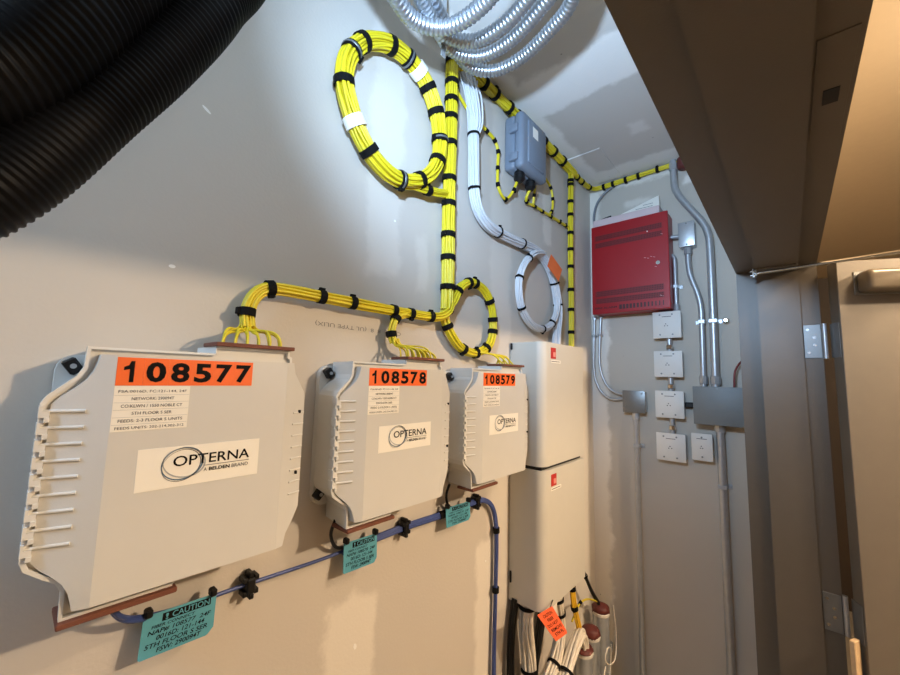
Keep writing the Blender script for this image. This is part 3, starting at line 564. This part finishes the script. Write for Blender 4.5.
def caution(x, z, num, W_, H_, label, tilt=0.0, yaw=0.05, lean=0.02):
    t = thing('caution_tag', (x, -0.02, z), label, 'tag', 'teal caution tags on the blue cable')
    def F(u, v, l):  # u along the tag, v downwards
        X = Vector((math.cos(tilt)*math.cos(yaw), -math.sin(yaw), math.sin(tilt))).normalized(); D = Vector((-0.08, -lean/0.05*0.4, -1)).normalized(); N_ = X.cross(D).normalized()
        if N_.y > 0: N_ = -N_
        return Vector((x, -0.024, z)) + X*u + D*v + N_*l
    o_ = [(0.0, 0), (W_, 0), (W_, H_*0.84), (W_*0.93, H_*0.97), (W_*0.9, H_), (W_*0.03, H_), (0, H_*0.96)]
    card = MB().prism(o_, lambda u, v, d: F(u, v, d), 0.0, 0.0012).build('card', M_teal, t)
    MB().prism([(W_*0.25, H_*0.06), (W_*0.92, H_*0.06), (W_*0.92, H_*0.24), (W_*0.25, H_*0.24)], lambda u, v, d: F(u, v, d), 0.0013, 0.0016).build('heading_bar', M_ink, card)
    text('CAUTION', card, M_teal, lambda u, v, l: F(u, v, 0.0018), W_*0.38, W_*0.9, H_*0.22, H_*0.08, 0.01)
    text('!', card, M_teal, lambda u, v, l: F(u, v, 0.0018), W_*0.29, W_*0.33, H_*0.22, H_*0.08, 0.01)
    for k, (ln, a, b_, c0, c1) in enumerate((('FIBER CONNECT', 0.12, 0.7, 0.28, 0.35), ('NAP# ' + num + '  24F', 0.08, 0.94, 0.39, 0.50), ('0016D: 121-144', 0.2, 0.85, 0.53, 0.64), ('5TH FLOOR S SER', 0.06, 0.9, 0.68, 0.79), ('FSW: 290094T', 0.22, 0.82, 0.82, 0.93))):
        text(ln, card, M_ink, lambda u, v, l: F(u, v, 0.0018), W_*a, W_*b_, H_*c1, H_*c0, 0.012, shear=0.2)
    for a in (0.05, 0.93):
        c = F(W_*a, -0.004, 0.003); MB().obox(c, Vector((1,0,0)), Vector((0,1,0)), Vector((0,0,1)), 0.009, 0.014, 0.011, 0.002, 1).build('tie', M_black, t)
caution(0.150, 1.366, '108577', 0.088, 0.052, 'leftmost and largest teal caution tag on the blue cable under the nearest box')
caution(0.464, 1.370, '108578', 0.078, 0.054, 'middle teal caution tag hanging from the blue cable')
caution(0.764, 1.368, '108579', 0.092, 0.046, 'rightmost and smallest looking teal caution tag near the bend of the blue cable')

# ------------------------------------------------------------------ beige cabinets
def cabinet(z0, z1, label):
    t = thing('wall_cabinet', (1.26, 0, z0), label, 'cabinet', 'beige steel wall cabinets'); x0, x1, p, r = 1.10, 1.412, 0.122, 0.030
    o_ = [(x0, 0.001)] + [(x0 + r - r*math.cos(a*math.pi/16), p - r + r*math.sin(a*math.pi/16)) for a in range(9)] + [(x1 - 0.006 + 0.006*math.sin(a*math.pi/6), p - 0.006 + 0.006*math.cos(a*math.pi/6)) for a in range(4)] + [(x1, 0.001)]
    MB().prism(o_, lambda u, v, d: (u, -v, d), z0, z1).build('cover', M_cab, t, True, 30)
    MB().box(x0+0.05, x0+0.086, -p-0.0008, -p+0.001, z1-0.052, z1-0.016).build('maker_badge', M_red if False else mat('red_badge', srgb(190, 44, 36), 0.5), t)
    MB().box(x0+0.066, x0+0.083, -p-0.0012, -p, z1-0.046, z1-0.030).build('badge_mark', mat('pale_badge_mark', srgb(226, 150, 140), 0.5), t)
    s = MB().box(x0+0.05, x0+0.120, -p-0.0008, -p+0.001, z1-0.066, z1-0.056).build('small_sticker', M_paper, t)
    MB().box(x0+0.054, x0+0.112, -p-0.0011, -p-0.0008, z1-0.0620, z1-0.0600).build('print_line', M_inkg, s)
    return t
c1 = cabinet(1.432, 1.822, 'upper beige wall cabinet with red badge under the white cable ring')
MB().rbox(1.093, 1.10, -0.010, -0.004, 1.798, 1.82, 0.002, 1).build('hook', M_black, c1); MB().rbox(1.33, 1.41, -0.08, -0.02, 1.822, 1.832, 0.002, 1).build('grommet', M_black, c1)
c2 = cabinet(1.012, 1.420, 'lower beige wall cabinet with red badge above the hanging white cables')
MB().rbox(1.094, 1.10, -0.012, -0.006, 1.065, 1.10, 0.002, 1).build('hook', M_black, c2)
MB().rbox(1.108, 1.405, -0.11, -0.002, 1.4195, 1.4325, 0.002, 1).build('gap_strip', M_black, c2)  # black strip filling the gap between the two cabinets

# cables below the cabinets
GB = 'white cable bundles hanging under the cabinets'
bundle('white cable bundle hanging from the left end of the lower cabinet', [(1.135, -0.050, 1.06), (1.132, -0.048, 0.99), (1.138, -0.044, 0.92), (1.152, -0.042, 0.85), (1.158, -0.042, 0.77), (1.155, -0.045, 0.45), (1.15, -0.045, 0.0)], 0.026, 24, M_cream, [(1.132, 0.995), (1.155, 0.80), (1.156, 0.5)], GB, 0.012, y=-0.045, seed=51, tab=False)
bundle('black cable bundle hanging beside the left white bundle', [(1.104, -0.022, 1.02), (1.086, -0.020, 0.93), (1.080, -0.020, 0.8), (1.09, -0.02, 0.4), (1.09, -0.02, 0.0)], 0.015, 6, M_black, [], None, seed=52, sides=8)
bundle('white cable bundle tied at the middle under the lower cabinet', [(1.290, -0.07, 1.05), (1.294, -0.07, 0.97), (1.312, -0.07, 0.90), (1.312, -0.072, 0.85), (1.275, -0.075, 0.79), (1.215, -0.075, 0.74), (1.20, -0.078, 0.6), (1.20, -0.07, 0.0)], 0.022, 20, M_cream, [(1.296, 0.965), (1.310, 0.915), (1.260, 0.775)], GB, 0.010, y=-0.072, seed=53, tab=False)
bundle('black cable bundle curving between the two white bundles', [(1.30, -0.028, 0.97), (1.275, -0.028, 0.90), (1.235, -0.03, 0.82), (1.205, -0.03, 0.72), (1.195, -0.03, 0.4), (1.195, -0.03, 0.0)], 0.020, 5, M_black, [], None, seed=54, sides=8)
bundle('white cables bending over from the nearest floor sleeve', [(1.482, -0.080, 0.715), (1.476, -0.082, 0.752), (1.445, -0.086, 0.788), (1.40, -0.088, 0.778), (1.34, -0.090, 0.745), (1.28, -0.092, 0.70), (1.25, -0.09, 0.60), (1.245, -0.07, 0.0)], 0.026, 12, M_cream, [(1.315, 0.73)], GB, 0.010, y=-0.09, seed=55, tab=False)
bundle('short yellow cable bundle from the lower cabinet to the nearest floor sleeve', [(1.430, -0.060, 1.02), (1.432, -0.062, 0.95), (1.440, -0.066, 0.88), (1.465, -0.072, 0.80), (1.488, -0.078, 0.72)], 0.0125, 7, M_yeld, [(1.434, 0.94), (1.443, 0.872)], None, 0.016, y=-0.064, seed=56)
bundle('thin yellow lead crossing to the farthest floor sleeve', [(1.43, -0.062, 0.83), (1.49, -0.062, 0.862), (1.57, -0.062, 0.852), (1.68, -0.064, 0.80)], 0.005, 2, M_yel, [(1.50, 0.862)], None, 0.018, y=-0.062, seed=57)
bundle('black cable arcing from the cabinet side to the farthest floor sleeve', [(1.405, -0.05, 1.10), (1.455, -0.055, 1.06), (1.54, -0.06, 0.965), (1.62, -0.062, 0.86), (1.685, -0.064, 0.79)], 0.0085, 3, M_black, [(1.545, 0.935)], None, 0.008, y=-0.06, seed=58)
for x, zt, lab in ((1.482, 0.728, 'steel floor sleeve with white cables, nearest of the three sleeves'), (1.600, 0.722, 'steel floor sleeve capped with dark red putty, middle of the three sleeves'), (1.705, 0.765, 'steel floor sleeve capped with dark red putty, nearest the end wall')):
    y_ = -0.082 if x < 1.6 else -0.064; r = 0.032; t = thing('floor_sleeve', (x, y_, 0), lab, 'conduit sleeve', 'floor sleeves in the corner')
    MB().cyl((x, y_, 0), (x, y_, zt-0.018), r, 20).build('pipe', M_steel, t, True)
    MB().tube([(x, y_, zt-0.022), (x, y_, zt-0.020), (x, y_, zt-0.010), (x, y_, zt-0.006)], [r, r+0.002, r+0.003, r], 20).build('bushing', M_sleeve, t, True, 30)
    bm = bmesh.new(); bmesh.ops.create_icosphere(bm, subdivisions=3, radius=1); rnd = random.Random(int(x*100))
    for v in bm.verts:
        n_ = 1 + 0.10*math.sin(5*v.co.x + 3*v.co.y + x*9) * math.cos(4*v.co.z + x); v.co = Vector((x + v.co.x*(r+0.003)*n_, y_ + v.co.y*(r+0.003)*n_, zt - 0.004 + v.co.z*(0.010 if x < 1.6 else 0.026)*n_))
    MB().addbm(bm).build('putty', M_putty, t, True, 80)
    if x > 1.7:
        MB().rbox(x-0.045, x+0.052, y_-0.004, y_+0.06, 0.595, 0.618, 0.003, 1).rbox(x+0.03, x+0.055, y_-0.03, y_+0.004, 0.590, 0.624, 0.003, 1).build('pipe_clamp', M_steel, t)
wi = MB().tube(spline([(1.735, -0.105, 0.78), (1.742, -0.112, 0.66), (1.70, -0.12, 0.60), (1.62, -0.125, 0.62), (1.58, -0.125, 0.66), (1.60, -0.128, 0.69), (1.64, -0.125, 0.66), (1.64, -0.12, 0.58), (1.60, -0.12, 0.54), (1.57, -0.12, 0.58), (1.60, -0.118, 0.62)], 0.008), 0.0022, 6).build('tie_wire', M_cream, None, True)
tag(wi, 'loose pale wire curled in front of the floor sleeves', 'wire')
t = thing('orange_tag', (1.19, -0.125, 0.99), 'bright orange written tag tied under the lower cabinet', 'tag')
k_ = 0.56/0.58; oP = [Vector((x*k_, -0.14, 1.7 + (z-1.7)*k_)) for x, z in ((1.064, 1.027), (1.157, 1.014), (1.197, 0.934), (1.118, 0.946))]
def cF(u, v, l): # u to the right, v upwards, both 0..1 over the card
    return oP[3]*(1-u)*(1-v) + oP[2]*u*(1-v) + oP[1]*u*v + oP[0]*(1-u)*v + Vector((0, -l - 0.03*(1-v), 0))
card = MB().prism([(0, 0), (0.94, 0), (1, 0.08), (1, 1), (0, 1)], lambda u, v, d: cF(u, v, d), 0, 0.0012).build('card', mat('vivid_orange_card', srgb(240, 100, 56), 0.55), t)
for k, (ln, a, b_) in enumerate((('CAUTION', 0.2, 0.8), ('FIBER', 0.3, 0.7), ('DO NOT', 0.12, 0.85), ('REMOVE', 0.15, 0.9), ('5TH FL', 0.2, 0.85))):
    text(ln, card, M_ink, lambda u, v, l: cF(u, v, 0.0016), a, b_, 0.80 - k*0.17, 0.91 - k*0.17, 0.02)
MB().tube([cF(0.85, 0.98, 0.0), Vector((1.25, -0.09, 1.02))], 0.0015, 6).build('tie', M_black, t)
pw = MB().prism([(0, 0), (0.045, 0.030), (0.036, -0.042)], lambda u, v, d: (1.165 + u, -0.112 + d, 0.99 + v), 0, 0.0012).build('paper_tag', M_paper)
tag(pw, 'folded white paper tag between the white bundle and the orange tag', 'tag')

# ------------------------------------------------------------------ red fire panel on the end wall
FX = XF
rp = thing('fire_panel', (FX, -0.2, 2.0), 'red steel fire alarm panel with louvred door on the end wall', 'alarm panel')
ya, yb, za, zb, dp = -0.358, -0.042, 2.000, 2.408, 0.100
MB().rbox(FX-dp+0.014, FX-0.0005, ya+0.003, yb-0.003, za+0.003, zb-0.003, 0.002, 1).build('cabinet_body', M_red, rp)
fd = MB().rbox(FX-dp, FX-dp+0.013, ya, yb, za, zb, 0.003, 2).build('panel_door', M_red, rp)
xd = FX - dp
for (z0_, z1_) in ((2.338, 2.362), (2.304, 2.328), (2.078, 2.104), (2.046, 2.070)):
    lv = MB().box(xd-0.0008, xd+0.002, ya+0.022, yb-0.016, z0_, z1_).build('louvre_panel', M_redd, fd)
    ho = MB(); nrow = 3; ncol = 44
    for i in range(ncol):
        for j in range(nrow):
            yy = ya + 0.026 + i*(yb-ya-0.046)/ncol; zz = z0_ + 0.003 + j*(z1_-z0_-0.003)/nrow
            ho.add([(xd-0.0012, yy, zz), (xd-0.0012, yy+0.0032, zz), (xd-0.0012, yy+0.0032, zz+0.0045), (xd-0.0012, yy, zz+0.0045)], [(0, 1, 2, 3)])
    o = ho.build('vent_holes', mat('dark_red_hole', srgb(58, 8, 12), 0.7), lv); o['kind'] = 'stuff'
for i in range(13):
    wv = 0.0125 - i*0.0007; yy = yb - 0.118 - i*0.0142
    MB().box(xd-0.0009, xd+0.001, yy-wv/1.0*0.9, yy, 2.014, 2.034).build('graphic_bar', M_redd if False else mat('bar_ink', srgb(60, 8, 12), 0.5), fd)
text('FIRE ALARM', fd, mat('bar_ink', srgb(60, 8, 12), 0.5), lambda u, v, l: (xd-0.0009, -u, v), 0.056, 0.150, 2.022, 2.030, 0.03)
MB().cyl((xd+0.001, ya+0.040, 2.192), (xd-0.007, ya+0.040, 2.192), 0.008, 14).build('lock', M_chrome, fd, True)
MB().cyl((xd+0.001, ya+0.078, 2.335), (xd-0.003, ya+0.078, 2.335), 0.0028, 10).build('indicator', M_paper, fd)
for (dy, dz) in ((0.055, 0.22), (0.066, 0.224), (0.078, 0.219), (0.09, 0.223), (0.05, 0.178), (0.034, 0.055), (0.028, 0.052), (0.024, 0.312)):
    MB().obox((xd-0.0004, ya+dy, za+dz), Vector((1,0,0)), Vector((0,0.95,0.3)), Vector((0,-0.3,0.95)), 0.0012, 0.008, 0.002).build('scratch', mat('pale_scratch', srgb(206, 150, 150), 0.6), fd)
pb = MB().rbox(FX-0.085, FX-0.004, -0.325, -0.045, 2.4085, 2.446, 0.004, 2).build('paper_stack', mat('dusty_pink_paper', srgb(206, 186, 186), 0.7)); tag(pb, 'flat folded paper stack lying on top of the red fire panel', 'papers')
ps = thing('paper_sheet', (FX-0.04, -0.2, 2.446), 'white printed sheet leaning on the wall above the red fire panel', 'paper')
sx = lambda v: FX - 0.045 + (v-2.446)*0.30
MB().prism([(-0.318, 2.446), (-0.12, 2.446), (-0.15, 2.462), (-0.312, 2.515)], lambda u, v, d: (sx(v) + d, u, v), 0, 0.002).build('sheet', M_paper, ps)
for k in range(3): MB().box(sx(2.456+0.013*k)-0.0012, sx(2.456+0.013*k)-0.0004, -0.29, -0.19-0.03*k, 2.456+0.013*k-0.0008, 2.456+0.013*k+0.0008).build('print_line', M_inkg, ps)
pen = MB().tube([(FX-0.060, -0.062, 2.449), (FX-0.055, -0.09, 2.455), (FX-0.050, -0.118, 2.461)], [0.003, 0.006, 0.006], 8).build('marker_pen', M_black, None, True); tag(pen, 'dark marker pen lying on the papers above the red panel', 'pen')

# ------------------------------------------------------------------ end wall boxes and conduits
def emt(pts, r, name, label, straps=(), couplings=(), cat='conduit', m=None, step=0.012, sides=14):
    path = spline(pts, step); t = thing(name, path[-1], label, cat); MB().tube(path, r, sides).build('pipe', m or M_steel, t, True, 60)
    for (z, side) in straps:
        i = min(range(len(path)), key=lambda k: abs(path[k].z - z)); p = path[i]
        MB().rbox(p.x - r - 0.0015, FX, p.y - r - 0.0015, p.y + r + 0.0015, z-0.008, z+0.008, 0.002, 1).rbox(FX-0.004, FX, min(p.y, p.y + side*(r+0.014)), max(p.y, p.y + side*(r+0.014)), z-0.008, z+0.008, 0.001, 1).cyl((FX-0.002, p.y + side*(r+0.008), z), (FX-0.007, p.y + side*(r+0.008), z), 0.004, 8).build('pipe_strap', M_steel, t)
    for z in couplings:
        i = min(range(len(path)), key=lambda k: abs(path[k].z - z)); p = path[i]; p_ = path[max(0, i-1)] if i else path[1]; d = (path[min(i+1, len(path)-1)] - path[max(i-1, 0)]).normalized()
        MB().tube([p - d*0.016, p - d*0.014, p + d*0.014, p + d*0.016], [r, r+0.004, r+0.004, r], 8).build('coupling', M_steel, t)
    return t
xc = FX - 0.028
emt([(xc, -0.372, 2.649), (xc, -0.372, 2.56), (xc, -0.376, 2.52), (xc, -0.395, 2.475), (xc, -0.43, 2.415), (xc, -0.468, 2.350), (xc, -0.484, 2.30), (xc, -0.488, 2.24), (xc, -0.488, 2.0), (xc, -0.486, 1.69)], 0.0135, 'conduit', 'fat steel conduit bending from the ceiling to the big grey box', [(1.945, -1), ], [1.712, 2.62])
emt([(xc, -0.412, 2.255), (xc, -0.413, 2.18), (xc, -0.420, 2.13), (xc, -0.440, 2.06), (xc, -0.449, 2.0), (xc, -0.449, 1.9), (xc, -0.447, 1.69)], 0.0105, 'conduit', 'thin bent steel conduit between the small box and the big grey box', [(1.945, 1)], [1.712, 2.245])
emt([(xc, -0.492, 1.56), (xc, -0.493, 1.3), (xc, -0.492, 0.8), (xc, -0.492, 0.0)], 0.0135, 'conduit', 'steel conduit running down from the big grey box beside the door frame', [(1.32, -1)], [1.535])
emt([(xc, -0.196, 1.58), (xc, -0.197, 1.2), (xc, -0.196, 0.0)], 0.0105, 'conduit', 'steel conduit running down from the small square grey box', [(1.43, -1)], [1.555])
emt([(xc, -0.330, 2.235), (xc, -0.352, 2.235), (xc, -0.362, 2.225), (xc, -0.364, 2.205), (xc, -0.364, 2.1), (xc, -0.364, 1.985)], 0.0075, 'conduit', 'short steel conduit beside the red panel down to the top cover plate', [(2.10, -1)], [2.01])
emt([(FX-0.034, -0.345, 2.312), (FX-0.034, -0.365, 2.310), (FX-0.034, -0.39, 2.308)], 0.0085, 'conduit', 'short horizontal steel nipple between red panel and small box')
# flexible conduits left of the plates
for pts, lab in (([(FX-0.022, -0.052, 2.005), (FX-0.022, -0.046, 1.90), (FX-0.022, -0.042, 1.80), (FX-0.022, -0.052, 1.73), (FX-0.022, -0.080, 1.675), (FX-0.022, -0.118, 1.650), (FX-0.022, -0.155, 1.645)], 'thin grey flexible conduit from the red panel, right one of the pair'),
                 ([(FX-0.022, -0.022, 2.00), (FX-0.022, -0.018, 1.88), (FX-0.022, -0.016, 1.76), (FX-0.022, -0.028, 1.69), (FX-0.022, -0.06, 1.640), (FX-0.022, -0.10, 1.622), (FX-0.022, -0.155, 1.628)], 'thin grey flexible conduit in the corner, left one of the pair')):
    path = spline(pts, 0.0022); t = thing('flexible_conduit', path[0], lab, 'conduit', 'flexible conduits under the red panel')
    MB().tube(path, [0.0070 if i % 2 else 0.0058 for i in range(len(path))], 8).build('corrugated_tube', M_steel, t, True, 80)
    MB().cyl(path[-1] + Vector((0, 0.012, 0)), path[-1] - Vector((0, 0.006, 0)), 0.010, 8).build('connector', M_steel, t); MB().cyl(path[0] - UZ*0.012, path[0] + UZ*0.004, 0.010, 8).build('connector', M_steel, t)
    MB().rbox(FX-0.032, FX, path[40].y-0.009, path[40].y+0.009, path[40].z-0.005, path[40].z+0.005, 0.002, 1).build('pipe_strap', M_steel, t)
def plate(y0, y1, z0, z1, depth, label, m, group=None, marks=True, name='junction_box', screws=None, box_m=None, inset=0.004):
    t = thing(name, (FX, (y0+y1)/2, z0), label, 'junction box', group)
    MB().rbox(FX-depth+0.004, FX-0.0005, y0+inset, y1-inset, z0+inset, z1-inset, 0.003, 1).build('box', box_m or M_steel, t)
    c = MB().rbox(FX-depth, FX-depth+0.0045, y0, y1, z0, z1, 0.0018, 2).build('cover', m, t, True, 30)
    ym, h, w_ = (y0+y1)/2, z1-z0, y1-y0
    for (fy, fz) in (screws if screws is not None else ((0.26, 0.88), (0.70, 0.88), (0.26, 0.13), (0.70, 0.13))):
        yy, zz = y1 - w_*fy, z0 + h*fz; MB().cyl((FX-depth+0.001, yy, zz), (FX-depth-0.0022, yy, zz), 0.0034, 10).build('screw', M_gplate, c)
    if marks:
        for (fy, fz) in ((0.47, 0.53), (0.43, 0.46), (0.53, 0.46)):
            yy, zz = y1 - w_*fy, z0 + h*fz; MB().cyl((FX-depth+0.001, yy, zz), (FX-depth-0.0008, yy, zz), 0.0022, 8).build('pilot_hole', M_inkg, c)
        MB().box(FX-depth-0.0006, FX-depth+0.001, ym-0.017, ym+0.017, z0+h*0.795, z0+h*0.815).build('stamp', M_inkg, c)
    return t
GP = 'square cover plates in a column on the end wall'
for (z0, z1, lab) in ((1.884, 1.995, 'pale square cover plate, topmost of the column under the red panel'), (1.724, 1.831, 'pale square cover plate, second from the top of the column'), (1.560, 1.668, 'pale square cover plate, third from the top of the column'), (1.391, 1.499, 'pale square cover plate, lowest of the column')):
    plate(-0.382, -0.278, z0, z1, 0.050, lab, M_plate, GP)
for (z0, z1, lab) in ((1.826, 1.890, 'first from the top'), (1.662, 1.730, 'second from the top'), (1.494, 1.566, 'lowest')):
    t = thing('conduit_nipple', (FX-0.026, -0.333, z0), 'short steel nipple joining two cover plate boxes, ' + lab, 'conduit', 'nipples between the cover plates')
    MB().cyl((FX-0.026, -0.333, z0), (FX-0.026, -0.333, z1), 0.0095, 12).build('pipe', M_steel, t, True)
    zm = (z0+z1)/2; MB().tube([(FX-0.026, -0.333, zm-0.02), (FX-0.026, -0.333, zm-0.017), (FX-0.026, -0.333, zm-0.003), (FX-0.026, -0.333, zm)], [0.0095, 0.013, 0.013, 0.0095], 8).build('lock_nut', M_chrome, t)
plate(-0.470, -0.401, 1.408, 1.510, 0.048, 'narrow pale cover plate below the big grey box', M_plate, None, True, screws=((0.5, 0.86), (0.5, 0.14)))
plate(-0.240, -0.149, 1.570, 1.664, 0.050, 'small square grey steel box at the end of the flexible conduits', M_gplate, None, False, screws=((0.12, 0.28), (0.86, 0.88)))
plate(-0.640+0.05, -0.417, 1.548, 1.690, 0.080, 'big grey steel pull box beside the door frame', mat('grey_box_paint', srgb(112, 116, 116), 0.5, 0.1), None, False, screws=((0.45, 0.95),), box_m=mat('grey_box_paint', srgb(112, 116, 116), 0.5, 0.1))
plate(-0.443, -0.385, 2.255, 2.358, 0.055, 'small steel utility box right of the red panel', M_steel, None, False, screws=((0.5, 0.93), (0.5, 0.07)), inset=0.002)
kb = MB().rbox(FX-0.030, FX, -0.412, -0.380, 1.605, 1.625, 0.003, 1).build('conduit_fitting', M_black); tag(kb, 'black fitting between third cover plate and big grey box', 'fitting')
sc = MB().tube([(FX, -0.527, 1.945), (FX-0.022, -0.527, 1.945), (FX-0.026, -0.527, 1.945)], [0.010, 0.010, 0.006], 12).build('wall_anchor', M_chrome, None, True, 40); tag(sc, 'shiny round wall anchor right of the fat conduit', 'anchor')
gc = MB().tube(spline([(FX-0.02, -0.030, 2.43), (FX-0.018, -0.026, 2.50), (FX-0.018, -0.05, 2.57), (FX-0.018, -0.12, 2.622), (FX-0.014, -0.22, 2.638), (FX-0.014, -0.34, 2.642), (FX-0.016, -0.365, 2.636)], 0.01), 0.0058, 8).build('grey_cable', M_gwire, None, True, 80); tag(gc, 'grey cable arcing from the corner to the top of the fat conduit', 'cable')
rw = MB().tube(spline([(FX-0.05, -0.545, 1.69), (FX-0.045, -0.55, 1.75), (FX-0.03, -0.572, 1.79), (FX-0.02, -0.59, 1.80)], 0.006), 0.0035, 8).build('red_wire', mat('red_jacket', srgb(120, 40, 34), 0.45), None, True, 80); tag(rw, 'short dark red wire above the big grey box', 'wire')
db = MB().tube([(FX-0.03, -0.41, 2.60), (FX-0.03, -0.412, 2.615), (FX-0.03, -0.412, 2.645)], [0.022, 0.028, 0.026], 12).build('putty_lump', M_putty, None, True, 80); tag(db, 'dull red firestop lump beside the conduit at the ceiling', 'putty')

# ------------------------------------------------------------------ coil of flexible steel conduit under the ceiling
hc = thing('conduit_coil', (0.5, -0.235, 2.55), 'coil of bright flexible steel conduit hung under the closet ceiling', 'conduit coil')
ctr = [(0.585, -0.270, 2.500), (0.513, -0.280, 2.485), (0.460, -0.300, 2.475), (0.375, -0.290, 2.450), (0.355, -0.315, 2.42)]
lp_ = [(-0.16, 0.02), (-0.17, -0.09), (-0.10, -0.19), (0.02, -0.20), (0.128, -0.135), (0.168, -0.061), (0.194, 0.035), (0.184, 0.115), (0.130, 0.158), (0.06, 0.150), (-0.03, 0.115), (-0.11, 0.075)]
lpp = spline([(x*0.94, y*0.94, 0) for x, y in lp_], 0.0024, True); nl = len(lpp); hp = []
for k in range(len(ctr)):
    for i in range(nl):
        f_ = i/nl; g_ = max(0.0, (f_-0.80)/0.20) if k < len(ctr)-1 else 0.0; g_ = g_*g_*(3-2*g_); c0, c1_ = ctr[k], ctr[min(k+1, len(ctr)-1)]
        hp.append(Vector([c0[q]*(1-g_) + c1_[q]*g_ + lpp[i][q] for q in range(3)]))
MB().tube(hp, [0.0149 + 0.0014*math.cos(i*2*math.pi/4) for i in range(len(hp))], 14).build('flexible_conduit', M_flexs, hc, True, 80)
MB().rbox(0.585, 0.600, -0.135, -0.133, 2.44, ZC, 0.0005, 1).build('hanger_strap', M_steel, hc)

# ------------------------------------------------------------------ black corrugated ducts, upper left
def duct(pts, R, pitch, label):
    path = spline(pts, pitch/4); t = thing('corrugated_duct', path[0], label, 'duct', 'black corrugated ducts')
    rs = [R * (1.0 if i % 4 in (0, 1) else 0.955) for i in range(len(path))]
    MB().tube(path, rs, 32).build('corrugated_tube', M_duct, t, True, 80); return t
duct([(-1.70, -0.20, 1.70), (-0.9, -0.20, 1.70), (-0.30, -0.20, 1.70), (-0.16, -0.21, 1.735), (-0.075, -0.215, 1.795), (-0.021, -0.22, 1.853), (0.033, -0.22, 1.955), (0.074, -0.22, 2.035), (0.114, -0.22, 2.129), (0.155, -0.20, 2.27), (0.16, -0.15, 2.642)], 0.034, 0.0062, 'nearer black corrugated duct rising past the left edge, lower of two')  # unseen level run left of the frame is shaped to shade the wall
duct([(-1.70, -0.21, 1.80), (-0.9, -0.22, 1.80), (-0.36, -0.24, 1.80), (-0.20, -0.24, 1.825), (-0.09, -0.24, 1.885), (-0.029, -0.24, 1.943), (0.010, -0.24, 2.027), (0.045, -0.23, 2.13), (0.055, -0.18, 2.27), (0.055, -0.15, 2.642)], 0.043, 0.0075, 'upper black corrugated duct in the top left corner')  # its unseen left run is likewise laid level to block light

# ------------------------------------------------------------------ marks on the drywall
wt = thing('wall_print', (0.5, -0.0005, 1.81), 'faint upside down factory print on the drywall below the yellow run', 'print')
text('CODE  8  8  (UL TYPE ULIX)', wt, mat('faint_print_ink', srgb(118, 116, 116), 0.8), lambda u, v, l: (u, -0.0006, v), 0.388, 0.612, 1.797, 1.808, 0.0, rot180=True)
